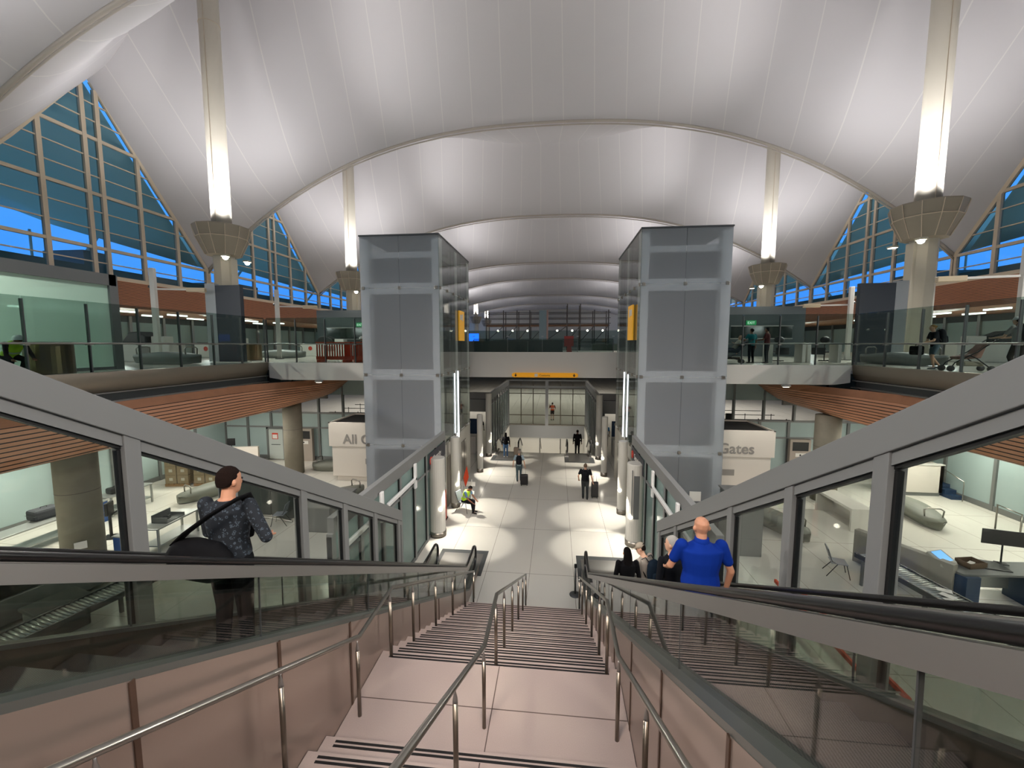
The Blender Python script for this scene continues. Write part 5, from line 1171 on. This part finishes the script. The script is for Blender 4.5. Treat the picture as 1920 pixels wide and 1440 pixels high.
for q in (-.28, .28):
    for xx in (-.5, .5): mb = MB(); mb.tube([(xx, q-.03, .1), (xx, q+.03, .1)], .1, 12); mb.build('wheel', M_dark, T, world=False, smooth=True)
mb = MB(); mb.box(-.4, .4, -.25, .25, .2, .3); mb.build('under_shelf', mat('brown_board', '5c4a38', .8), T, world=False)
mb = MB(); mb.tube([(.7, -.28, 1.0), (.95, -.28, 1.15), (.95, .28, 1.15), (.7, .28, 1.0)], .02, 6); mb.build('push_handle', M_dark, T, world=False, smooth=True)
# ---------------- people ----------------
def V(*a): return Vector(a)
def cap(mb, a, b, ra, rb, m=0):
    a = Vector(a); b = Vector(b); d = (b-a); L = d.length
    if L < 1e-5: mb.ball(a, ra, 10); return
    d /= L; pts = []; rs = []
    for i in range(4): t = PI/2*i/4; pts.append(a-d*ra*math.cos(t)); rs.append(max(.002, ra*math.sin(t)))
    pts.append(a); rs.append(ra); pts.append(b); rs.append(rb)
    for i in range(1, 5): t = PI/2*i/4; pts.append(b+d*rb*math.sin(t)); rs.append(max(.002, rb*math.cos(t)))
    mb.tube(pts, rs, 10, m)
def loft(mb, rings, n=14):
    vs = []; fs = []
    for c, r, f, rx, ry in rings:
        for j in range(n):
            t = 2*PI*j/n; vs.append(Vector(c)+r*math.cos(t)*rx+f*math.sin(t)*ry)
    k = len(rings)
    for i in range(k-1):
        for j in range(n): fs.append((i*n+j, i*n+(j+1) % n, (i+1)*n+(j+1) % n, (i+1)*n+j))
    fs += [tuple(range(n-1, -1, -1)), tuple((k-1)*n+j for j in range(n))]
    mb.add(vs, fs)
def fuse(o, vox, sm=4):
    r = o.modifiers.new('Remesh', 'REMESH'); r.mode = 'VOXEL'; r.voxel_size = vox; r.use_smooth_shade = True
    if sm: s = o.modifiers.new('Smooth', 'SMOOTH'); s.iterations = sm; s.factor = .5
    return o
SKIN = {'a': 'c08a6c', 'b': '8a5a42', 'c': 'd2a488', 'd': '5c3c2c'}
def person(label, loc, rz=0, H=1.75, P=None, top='222326', bot='1b1c20', hair='1c1512', skin='a', shoe='161616', vox=.02, sleeve='short', legs='long', hairtype='short', fat=1.0, topm=None, group=None, extra=None, hatc=None):
    P = dict(P or {}); T = thing('person', label, 'person', loc, rz, group); h = H; S = mat('skin_'+skin, SKIN[skin], .55, 0, .4)
    hipz = P.get('hipz', .53)*h; lean = P.get('lean', 0.); side = P.get('side', 0.); hw = .052*h*fat**.3
    pel = V(P.get('px', 0), P.get('py', 0), hipz); up = V(math.sin(side), math.sin(lean), math.cos(lean)*math.cos(side)).normalized()
    r = V(1, 0, 0); tw = P.get('twist', 0); r = (Matrix.Rotation(tw, 3, 'Z') @ r); r = (r-up*r.dot(up)).normalized(); f = up.cross(r)
    tl = .295*h; nb = pel+up*tl; sw = .118*h*fat**.5
    shL, shR = nb-r*sw-up*.022*h, nb+r*sw-up*.022*h
    hd = P.get('head', (0, 0)); hup = (up+f*math.sin(hd[1])+r*0).normalized(); hc = nb+hup*.093*h+f*.012*h
    yawh = hd[0]; hf = (Matrix.Rotation(yawh, 3, 'Z') @ f); hf = (hf-hup*hf.dot(hup)).normalized(); hr = hf.cross(hup)
    def loc3(p): return pel+r*p[0]*h+f*p[1]*h+V(0, 0, 1)*p[2]*h if False else V(p[0]*h, p[1]*h, p[2]*h)
    hip = {'L': V(pel.x-hw*1.05, pel.y, hipz-.01*h), 'R': V(pel.x+hw*1.05, pel.y, hipz-.01*h)}
    kn = {'L': loc3(P.get('kL', (-.055, .01, .285))), 'R': loc3(P.get('kR', (.055, .01, .285)))}
    an = {'L': loc3(P.get('aL', (-.06, -.01, .045))), 'R': loc3(P.get('aR', (.06, -.01, .045)))}
    sh = {'L': shL, 'R': shR}
    def arm(k, d): # given relative to the shoulder in units of h (r, f, z)
        e, w = d; E_ = sh[k]+r*e[0]*h+f*e[1]*h+V(0, 0, e[2]*h); W_ = E_+r*w[0]*h+f*w[1]*h+V(0, 0, w[2]*h); return E_, W_
    ar = {'L': arm('L', P.get('armL', ((-.03, -.01, -.175), (-.005, .03, -.145)))), 'R': arm('R', P.get('armR', ((.03, -.01, -.175), (.005, .03, -.145))))}
    # body
    B = MB(); k = .0
    rings = [(pel-up*.03*h, r, f, .085*h*fat, .06*h*fat), (pel+up*.03*h, r, f, .088*h*fat, .064*h*fat), (pel+up*.10*h, r, f, .078*h*fat, .058*h*fat), (pel+up*.18*h, r, f, .092*h*fat, .062*h*fat), (pel+up*.25*h, r, f, .10*h*fat, .058*h*fat), (nb-up*.012*h, r, f, .06*h, .045*h), (nb+up*.01*h, r, f, .036*h, .036*h)]
    loft(B, rings); cap(B, nb-up*.02*h, hc-up*.02*h, .034*h*fat**.4, .031*h)
    loft(B, [(hc+hup*z*h+hf*y*h, hr, hf, a*h, b_*h) for z, y, a, b_ in ((-.066, .022, .016, .02), (-.055, .018, .030, .034), (-.03, .010, .038, .046), (0, .002, .0435, .053), (.03, -.002, .043, .054), (.05, -.004, .034, .043), (.064, -.006, .014, .018))], 16)
    B.ball(hc+hf*.056*h-hup*.012*h, .010*h, 8, 1.6)
    for q in (-1, 1): B.ball(hc+hr*q*.045*h-hf*.004*h-hup*.008*h, .012*h, 8, 1.5)
    for s_ in ('L', 'R'):
        q = -1 if s_ == 'L' else 1; E_, W_ = ar[s_]
        cap(B, sh[s_]+(nb-sh[s_])*.08, E_, .027*h*fat**.5, .022*h); cap(B, E_, W_, .0235*h, .0155*h)
        d = (W_-E_).normalized(); sdv = d.cross(V(0, 0, 1)); sdv = sdv.normalized() if sdv.length > .2 else f.copy(); pn = d.cross(sdv).normalized()
        palm = W_+d*.028*h; loft(B, [(W_, sdv, pn, .014*h, .011*h), (W_+d*.02*h, sdv, pn, .022*h, .010*h), (W_+d*.05*h, sdv, pn, .024*h, .009*h)], 10)
        for i, L_ in enumerate((.040, .046, .043, .034)):
            o_ = W_+d*.05*h+sdv*(.018-.012*i)*h; m_ = o_+d*L_*h*.5-pn*.004*h; e_ = m_+d*L_*h*.42-pn*.012*h
            cap(B, o_-d*.01*h, m_, .0056*h, .0052*h); cap(B, m_, e_, .0052*h, .0042*h)
        t0 = W_+d*.014*h+sdv*.018*h; t1 = t0+d*.022*h+sdv*.014*h; cap(B, t0, t1, .007*h, .006*h); cap(B, t1, t1+d*.02*h, .0058*h, .005*h)
        cap(B, hip[s_], kn[s_], .050*h*fat**.4, .032*h); cap(B, kn[s_], an[s_], .031*h, .019*h); cap(B, an[s_], an[s_]+V(0, .06*h, -.028*h), .018*h, .014*h)
    fuse(B.build('body', S, T, world=False), vox*.62 if vox < .015 else vox*.8, 3)
    # eyes and mouth
    Fm = MB()
    for q in (-1, 1): Fm.ball(hc+hf*.0515*h+hr*q*.019*h+hup*.006*h, .0055*h, 8)
    Fm.build('eyes', M_dark, T, world=False, smooth=True)
    Mm = MB(); Mm.tube([hc+hf*.048*h-hup*.036*h-hr*.014*h, hc+hf*.053*h-hup*.036*h, hc+hf*.048*h-hup*.036*h+hr*.014*h], .003*h, 6); Mm.build('mouth', mat('lip', '7a4038', .6), T, world=False)
    # shirt
    g = 1.12; C = MB()
    st = [(pel-up*P.get('hem', .03)*h, r, f, .094*h*fat, .072*h*fat)]+[(c, a, b_, x*g+.004*h, y*g+.004*h) for c, a, b_, x, y in rings[1:6]]+[(nb+up*.006*h, r, f, .044*h, .044*h)]
    loft(C, st)
    for s_ in ('L', 'R'):
        E_, W_ = ar[s_]; cap(C, sh[s_]+(nb-sh[s_])*.05, sh[s_]+(E_-sh[s_])*(.62 if sleeve == 'short' else 1), .0355*h*fat**.5, .034*h if sleeve == 'short' else .029*h)
        if sleeve == 'long': cap(C, E_, E_+(W_-E_)*.93, .029*h, .022*h)
    fuse(C.build('shirt', topm or mat('cloth_'+top, top, .85), T, world=False), vox, 5)
    # trousers
    L_ = MB(); loft(L_, [(pel-up*.05*h, r, f, .088*h*fat, .066*h*fat), (pel+up*.0*h, r, f, .094*h*fat, .07*h*fat), (pel+up*.05*h, r, f, .09*h*fat, .068*h*fat)])
    for s_ in ('L', 'R'):
        if legs == 'shorts': cap(L_, hip[s_], hip[s_]+(kn[s_]-hip[s_])*.72, .058*h*fat**.4, .047*h)
        else: cap(L_, hip[s_], kn[s_], .058*h*fat**.4, .041*h); cap(L_, kn[s_], an[s_]+(kn[s_]-an[s_])*.02, .040*h, .032*h)
    fuse(L_.build('trousers' if legs == 'long' else 'shorts', mat('cloth_'+bot, bot, .85), T, world=False), vox, 4)
    for s_ in ('L', 'R'):
        F_ = MB(); a = an[s_]; z0 = a.z-.045*h; fa = P.get('foot', 0); fd = Matrix.Rotation(fa, 3, 'Z') @ V(0, 1, 0); sd = V(fd.y, -fd.x, 0)
        loft(F_, [(a+fd*y*h+V(0, 0, -.045*h+z*h), sd, V(0, 0, 1), w*h, hh*h) for y, z, w, hh in ((-.036, .022, .012, .018), (-.02, .024, .022, .024), (.02, .022, .024, .022), (.06, .017, .028, .017), (.09, .013, .024, .013), (.103, .011, .01, .009))], 12)
        F_.build('shoe', mat('shoe_'+shoe, shoe, .6), T, world=False, smooth=True)
    # hair or hat
    Hh = MB()
    if hairtype != 'bald':
        Hm = mat('hair_'+hair, hair, .95, 0, .15, bump=.8, bscale=150)
        loft(Hh, [(hc+hup*z*h+hf*y*h, hr, hf, a*h, b_*h) for z, y, a, b_ in ((-.028, -.028, .034, .026), (-.005, -.018, .0465, .042), (.02, -.010, .0475, .052), (.045, -.006, .041, .05), (.063, -.006, .027, .034), (.073, -.008, .01, .014))], 18)
        if hairtype == 'long':
            loft(Hh, [(hc+hup*z*h+f*y*h, r, f, a*h, b_*h) for z, y, a, b_ in ((.04, -.03, .036, .03), (0, -.034, .05, .034), (-.05, -.036, .056, .032), (-.10, -.044, .055, .026), (-.15, -.05, .045, .02), (-.17, -.05, .02, .01))], 14)
        if hairtype == 'bun': Hh.ball(hc-hf*.06*h+hup*.02*h, .026*h, 10)
        fuse(Hh.build('hair', Hm, T, world=False), max(.008, vox*.6), 3)
    if hatc:
        K = MB(); loft(K, [(hc+hup*z*h+hf*y*h, hr, hf, a*h, b_*h) for z, y, a, b_ in ((.012, 0, .051, .06), (.035, 0, .049, .058), (.06, -.002, .036, .044), (.074, -.004, .012, .015))], 18)
        loft(K, [(hc+hup*.016*h+hf*.04*h, hr, hup, .042*h, .004*h), (hc+hup*.016*h+hf*.075*h, hr, hup, .044*h, .004*h), (hc+hup*.010*h+hf*.105*h, hr, hup, .03*h, .003*h)], 12)
        K.build('hat', mat('hat_'+hatc, hatc, .7), T, world=False, smooth=True)
    T['_d'] = 1
    return T, dict(pel=pel, nb=nb, r=r, f=f, up=up, hc=hc, ar=ar, sh=sh, h=h, kn=kn, an=an)
def vest(T, d, col, fat=1., band=True, vox=.03):
    h = d['h']; pel, nb, r, f, up = d['pel'], d['nb'], d['r'], d['f'], d['up']; C = MB()
    loft(C, [(pel+up*.02*h, r, f, .112*h*fat, .088*h*fat), (pel+up*.10*h, r, f, .104*h*fat, .084*h*fat), (pel+up*.18*h, r, f, .114*h*fat, .086*h*fat), (pel+up*.25*h, r, f, .122*h*fat, .08*h*fat), (nb-up*.01*h, r, f, .085*h, .066*h), (nb+up*.004*h, r, f, .05*h, .05*h)])
    fuse(C.build('safety_vest', mat('vest_'+col, col, .6, emit=.05), T, world=False), vox, 3)
    if band: C = MB(); loft(C, [(pel+up*.12*h, r, f, .112*h*fat, .092*h*fat), (pel+up*.15*h, r, f, .116*h*fat, .092*h*fat)], 16); C.build('reflective_band', mat('silver_band', 'c8ccc8', .3, .3), T, world=False)
def backpack(T0, d, col, label, size=1.0, off=(0, 0, 0), m=None):
    """worn on the back of person T0; own thing"""
    h = d['h']; M = Matrix.Translation(T0.location) @ Matrix.Rotation(T0.rotation_euler[2], 4, 'Z'); M3 = M.to_3x3()
    c = d['pel']+d['up']*(.18*h)-d['f']*(.125*h)+V(*off); B = thing('backpack', label, 'backpack', M@c, T0.rotation_euler[2]); r, f, up = d['r'], d['f'], d['up']; s = size
    mb = MB(); loft(mb, [(up*z*s, r, f, a*s, b_*s) for z, a, b_ in ((-.24, .12, .06), (-.22, .155, .09), (-.05, .16, .11), (.12, .15, .10), (.2, .12, .075), (.235, .06, .03))], 14)
    mt = m or mat('bag_'+col, col, .8); q = mb.build('bag_body', mt, B, world=False, smooth=True)
    mb = MB(); loft(mb, [(up*z*s-f*.085*s, r, f, a*s, .05*s) for z, a in ((-.2, .09), (-.18, .12), (-.03, .12), (0, .09))], 12); mb.build('front_pocket', mt, B, world=False, smooth=True)
    for k in (-1, 1): mb = MB(); mb.tube([r*k*.09*s+up*.2*s+f*.05, r*k*.1*s+up*.27*s+f*.12, r*k*.11*s+up*.2*s+f*.20, r*k*.13*s+up*.02*s+f*.20, r*k*.13*s-up*.14*s+f*.08], .018, 6, flat=.5); mb.build('strap', M_dark, B, world=False, smooth=True)
    return B
def trolley(p, rz, label, sx=.36, sy=.24, sz=.55, hh=1.0, m=None, lean=0):
    T = thing('rolling_suitcase', label, 'suitcase', p, rz); mt = m or mat('suitcase_black', '141416', .5)
    mb = MB(); mb.box(-sx/2, sx/2, -sy/2, sy/2, .06, .06+sz); mb.build('shell', mt, T, world=False, bev=.04)
    for x in (-1, 1):
        mb = MB(); mb.tube([(x*(sx/2-.05)-.015, -sy/2+.04, .035), (x*(sx/2-.05)+.015, -sy/2+.04, .035)], .035, 10); mb.build('wheel', M_dark, T, world=False, smooth=True)
        mb = MB(); mb.tube([(x*(sx/2-.05)-.015, sy/2-.04, .035), (x*(sx/2-.05)+.015, sy/2-.04, .035)], .035, 10); mb.build('wheel', M_dark, T, world=False, smooth=True)
    mb = MB(); mb.tube([(-.08, sy/2-.04, sz), (-.08, sy/2-.04, hh), (.08, sy/2-.04, hh), (.08, sy/2-.04, sz)], .01, 6); mb.build('telescopic_handle', M_alu, T, world=False, smooth=True); return T
# floral shirt material
M_flor = mat('navy_floral_shirt', '1c2630', .85)
t, b = nodes(M_flor); vo = t.nodes.new('ShaderNodeTexVoronoi'); vo.inputs['Scale'].default_value = 26; g = t.nodes.new('ShaderNodeTexCoord'); t.links.new(g.outputs['Object'], vo.inputs['Vector'])
n1 = mathn(t, 'LESS_THAN', vo.outputs['Distance'], .36); n2 = mathn(t, 'GREATER_THAN', vo.outputs['Distance'], .16); nz = t.nodes.new('ShaderNodeTexNoise'); nz.inputs['Scale'].default_value = 45; t.links.new(g.outputs['Object'], nz.inputs['Vector'])
n3 = mathn(t, 'GREATER_THAN', nz.outputs['Fac'], .46); t.links.new(mixc(t, mathn(t, 'MULTIPLY', mathn(t, 'MULTIPLY', n1, n2), n3), hx('12181f'), hx('424d57')), b.inputs['Base Color'])
# 1 man on the left escalator
y_ = 3.55; T1, d1 = person('man in a dark floral shirt standing on the left escalator', (-2.32, y_, stepz(y_+.1)), .03, 1.92, dict(armR=((.075, .0, -.16), (-.07, .11, -.045)), armL=((-.03, .05, -.17), (.09, .10, -.02)), head=(-.35, .12), side=.0, aL=(-.062, -.01, .045), aR=(.05, .02, .045)), bot='0e0f12', hair='1e120d', skin='a', vox=.011, topm=M_flor, sleeve='long', fat=1.03)
B_ = thing('shoulder_bag', 'large black shoulder bag slung over the back of the man in the floral shirt', 'bag', (-2.38, 3.3, stepz(3.6)+1.1), .0)
mb = MB(); loft(mb, [(V(x, 0, z), V(0, 1, 0), V(.25, 0, 1).normalized(), a, b_) for x, z, a, b_ in ((-.33, .04, .04, .06), (-.27, .03, .085, .15), (-.1, 0, .12, .21), (.12, -.03, .12, .2), (.24, -.06, .08, .13), (.29, -.06, .03, .05))], 14); fuse(mb.build('bag_body', mat('bag_black', '0b0b0d', .8), B_, world=False), .02, 4)
mb = MB(); mb.tube([(-.28, .02, .12), (-.1, -.04, .26), (.12, -.02, .42), (.27, .12, .52), (.24, .27, .5), (.2, .42, .3), (.1, .45, 0)], .05, 8, flat=.3); mb.build('strap', mat('bag_black', '0b0b0d', .8), B_, world=False, smooth=True)
# 2 bald man in blue polo, right escalator
y_ = 4.9; T2, d2 = person('bald man in a royal blue polo shirt standing on the right escalator', (2.5, y_, stepz(y_+.1)), .05, 1.83, dict(armL=((-.045, .05, -.165), (.02, .11, -.07)), armR=((.06, .0, -.17), (-.0, .05, -.14))), top='0a2c82', bot='23262c', hairtype='bald', skin='a', vox=.011, fat=1.22)
mb = MB(); loft(mb, [(d2['nb']+d2['up']*z, d2['r'], d2['f'], a, a*.95) for z, a in ((-.03, .10), (.015, .085), (.05, .078))], 16); mb.build('collar', mat('cloth_0a2c82', '0a2c82', .85), T2, world=False, smooth=True, solid=.006)
y_ = 5.75; person('white haired person in a dark jacket ahead of the man in the blue polo', (2.42, y_, stepz(y_+.1)), .5, 1.66, dict(head=(.5, 0)), top='15161a', bot='20242a', hair='b9b4ac', skin='c', vox=.016, sleeve='long')
y_ = 8.05; person('woman with long dark hair and black top on the right escalator', (2.22, y_, stepz(y_+.1)), .1, 1.6, dict(head=(.0, .1)), top='0b0b0d', bot='0e0e10', hair='0c0908', hairtype='long', skin='a', vox=.016, sleeve='long', fat=.95)
y_ = 8.6; T5, d5 = person('man in a beige cap and grey shirt looking down on the right escalator', (2.66, y_, stepz(y_+.1)), .75, 1.75, dict(head=(.5, .5), armL=((-.02, .05, -.16), (.05, .12, .0))), top='a69c90', bot='2a2c30', hair='1c1512', skin='c', vox=.016, hatc='a99c88')
backpack(T5, d5, '14202c', 'dark navy backpack on the back of the man in the beige cap', .95)
# 6.. hall
T6, d6 = person('grey haired man in a pale blue tee walking away pulling a black suitcase', (-1.15, 22.1, 0), .05, 1.74, dict(armR=((.04, -.03, -.17), (.03, -.02, -.145)), armL=((-.05, 0, -.17), (-.02, .02, -.15)), kR=(.05, .05, .285), aR=(.05, .02, .05), aL=(-.05, -.08, .06)), top='9fb2ba', bot='4e5e62', hair='9a8f84', skin='c', vox=.02)
backpack(T6, d6, '17181c', 'black backpack with grey patches on the man in the pale blue tee', 1.0)
trolley((-.82, 21.45, 0), .1, 'small black rolling suitcase pulled by the man in the pale blue tee', .40, .26, .52, .98)
T7, d7 = person('man in a black tee walking away with a tall black suitcase', (2.24, 19.75, 0), -.05, 1.78, dict(armR=((.045, -.02, -.17), (.03, .02, -.14)), armL=((-.06, 0, -.16), (.01, .08, -.12)), kL=(-.05, .05, .285), aL=(-.05, .03, .05)), top='15161a', bot='2c2f30', hair='6a5a4c', skin='c', vox=.02, fat=1.08)
backpack(T7, d7, '101114', 'black backpack worn by the man in the black tee', .95)
trolley((2.72, 20.0, 0), -.1, 'tall black rolling suitcase beside the man in the black tee', .34, .26, .72, 1.05)
T8, d8 = person('woman in black top and jeans stepping onto the far left escalator', (-2.45, 26.9, .0), 0, 1.66, dict(), top='101012', bot='4c6a8c', hair='0b0908', hairtype='long', skin='a', vox=.025, sleeve='long', shoe='d0d0d0')
trolley((-1.75, 26.9, 0), 0, 'pale brown suitcase beside the woman in jeans', .34, .26, .6, 1.0, mat('tan_suitcase', '8a7a6a', .5))
person('man in black clothes going down the far right escalator', (2.3, 28.3, -.1), 0, 1.76, dict(), top='0c0c0e', bot='0e0e10', skin='d', vox=.025, sleeve='long', fat=1.1)
T9, d9 = person('worker in an orange vest and dark shorts standing behind the far glass', (.5, 40.9, 0), .2, 1.78, dict(armL=((-.06, .02, -.15), (.02, .05, .12)), armR=((.06, 0, -.16), (.0, .1, -.06)), kL=(-.06, .05, .29)), top='4a2c2c', bot='2a2426', hair='1a1512', skin='c', vox=.028, legs='shorts')
vest(T9, d9, 'd2582a')
# seated guard
sc_ = dup(CH, (-3.22, 17.75, 0), PI/2*-1-.3, 'folding chair under the guard in the neon vest beside the left tower')
T10, d10 = person('seated guard in a neon yellow vest with head bowed beside the left tower', (-3.22, 17.75, 0), -PI/2-.3, 1.72, dict(hipz=.29, lean=.35, head=(0, .5), kL=(-.06, .25, .28), kR=(.06, .26, .28), aL=(-.06, .25, .045), aR=(.07, .3, .045), armL=((-.02, .09, -.13), (.03, .12, -.04)), armR=((.02, .09, -.13), (-.03, .12, -.04))), top='6a86a8', bot='15161a', hair='201a17', skin='b', vox=.02)
vest(T10, d10, 'b4e02c', vox=.025)
T11, d11 = person('worker in a yellow vest and black trousers behind the slim column on the left', (-5.0, 31.6, .0), .2, 1.76, dict(), top='20242c', bot='121316', skin='d', vox=.028); vest(T11, d11, 'b8e040')
person('person in a light blue shirt and black trousers behind the slim column on the right', (4.45, 30.4, 0), .1, 1.74, dict(), top='5c9ad0', bot='101114', skin='d', vox=.028)
# upper deck people
T12, d12 = person('crouching worker in a white helmet and yellow vest at the left deck rail', (-14.55, 10.3, 6.5), -1.75, 1.72, dict(hipz=.34, lean=.75, head=(0, .25), py=-.1, kL=(-.07, .20, .28), kR=(.07, .14, .24), aL=(-.07, .05, .045), aR=(.07, -.15, .06), armL=((-.03, .12, -.1), (.02, .13, .03)), armR=((.03, .12, -.1), (-.02, .13, .02))), top='2c2226', bot='17161a', hair='201a17', skin='b', vox=.016, sleeve='long')
vest(T12, d12, 'a8cc28', vox=.02)
def helmet(T, d):
    hc = d['hc']; h = d['h']; mb = MB(); mb.lathe([(.15, -.01), (.125, 0), (.122, .05), (.10, .10), (.05, .135), (.01, .142)], hc+V(0, .0, .01), 20); mb.build('helmet', mat('white_helmet', 'e2e2dc', .35), T, world=False, smooth=True)
helmet(T12, d12)
T13, d13 = person('worker in a white helmet crouching behind the orange barriers on the left beam', (-10.1, 22.6, 6.5), .4, 1.7, dict(hipz=.36, lean=.3, kL=(-.07, .2, .3), kR=(.07, .16, .26), aL=(-.07, .08, .045), aR=(.07, -.06, .05)), top='2a2c30', bot='1c1e22', skin='b', vox=.028); helmet(T13, d13)
T14, d14 = person('blonde woman in denim shorts walking left with a black bag on the right deck', (14.6, 16.9, 6.5), 1.35, 1.66, dict(lean=.14, kL=(-.05, .06, .29), aL=(-.05, .02, .05), kR=(.05, .02, .28), aR=(.05, -.14, .07), armL=((-.02, .06, -.16), (.02, .14, -.02)), armR=((.03, .04, -.17), (.01, .1, -.1))), top='22242a', bot='5a6a72', hair='7c6038', hairtype='bun', skin='c', vox=.018, legs='shorts', shoe='2c3238')
backpack(T14, d14, '16171b', 'bulky black backpack on the blonde woman', 1.15)
bag((14.15, 17.1, 6.95), 1.3, 'black duffel bag carried by the blonde woman', .55, .26, .34, mat('bag_black', '0b0b0d', .8), 'duffel_bag', 'bag').location = (13.98+.25, 17.2, 7.02)
T15, d15 = person('man in a white patterned cap and grey tee pushing the stroller on the right deck', (15.1, 14.6, 6.5), .25, 1.8, dict(lean=.12, armL=((-.02, .1, -.15), (.02, .14, -.0)), armR=((.02, .1, -.15), (-.02, .14, -.0)), kL=(-.05, .08, .29), aR=(.05, -.12, .06)), top='8c8a88', bot='36302e', hair='2a201b', skin='c', vox=.018, hatc='c2c0bc', fat=1.1)
backpack(T15, d15, '2e2f33', 'large dark grey backpack on the man with the stroller', 1.2)
T16, d16 = person('person in a teal top standing on the right beam near the tower', (10.35, 21.75, 6.5), .3, 1.72, dict(armL=((-.05, .06, -.15), (-.02, .14, -.03))), top='1f7c84', bot='14161a', hair='15110f', hairtype='bun', skin='b', vox=.024)
T17, d17 = person('person in a dark red shirt with a backpack right beside the one in teal', (11.0, 21.6, 6.5), .9, 1.76, dict(armL=((-.03, .06, -.15), (.03, .13, -.02))), top='5a2a2a', bot='1c1e24', hair='15110f', skin='b', vox=.024)
T18, d18 = person('bald old man in a pale shirt reclining in the wheeled chair on the right beam', (9.35, 21.6, 6.5), PI/2-.2, 1.68, dict(hipz=.40, py=-.1, lean=-.55, head=(0, .25), kL=(-.06, .2, .42), kR=(.06, .2, .42), aL=(-.06, .30, .2), aR=(.06, .30, .2), armL=((-.02, .06, -.13), (0, .12, -.02))), top='c2bdae', bot='23283a', hairtype='bald', skin='c', vox=.024)
# far queue people
for i, (x, y, rz_, tp, bt, lab) in enumerate(((-17.0, 33.0, -1.2, 'b8a68c', '121214', 'person in a beige top striding across the far hall beyond the left cross wall'), (-13.0, 32.2, .3, 'a09488', '14161c', 'person with dark bushy hair in a pale top beyond the left cross wall'), (-12.5, 31.8, .0, '0e0e10', '0e0e10', 'tall person all in black beyond the left cross wall'), (-10.4, 31.7, .9, 'c8b4b0', '181a1c', 'seated looking person in a pink white top beyond the left cross wall'), (14.9, 32.5, .4, '4a6a7c', '14161a', 'person in a slate blue shirt in the queue beyond the right cross wall'))):
    person(lab, (x, y, 0), rz_, 1.75, dict(kL=(-.05, .10, .29), aL=(-.05, .12, .05), aR=(.05, -.13, .06)) if i == 0 else {}, top=tp, bot=bt, skin='b', vox=.032, sleeve='long')
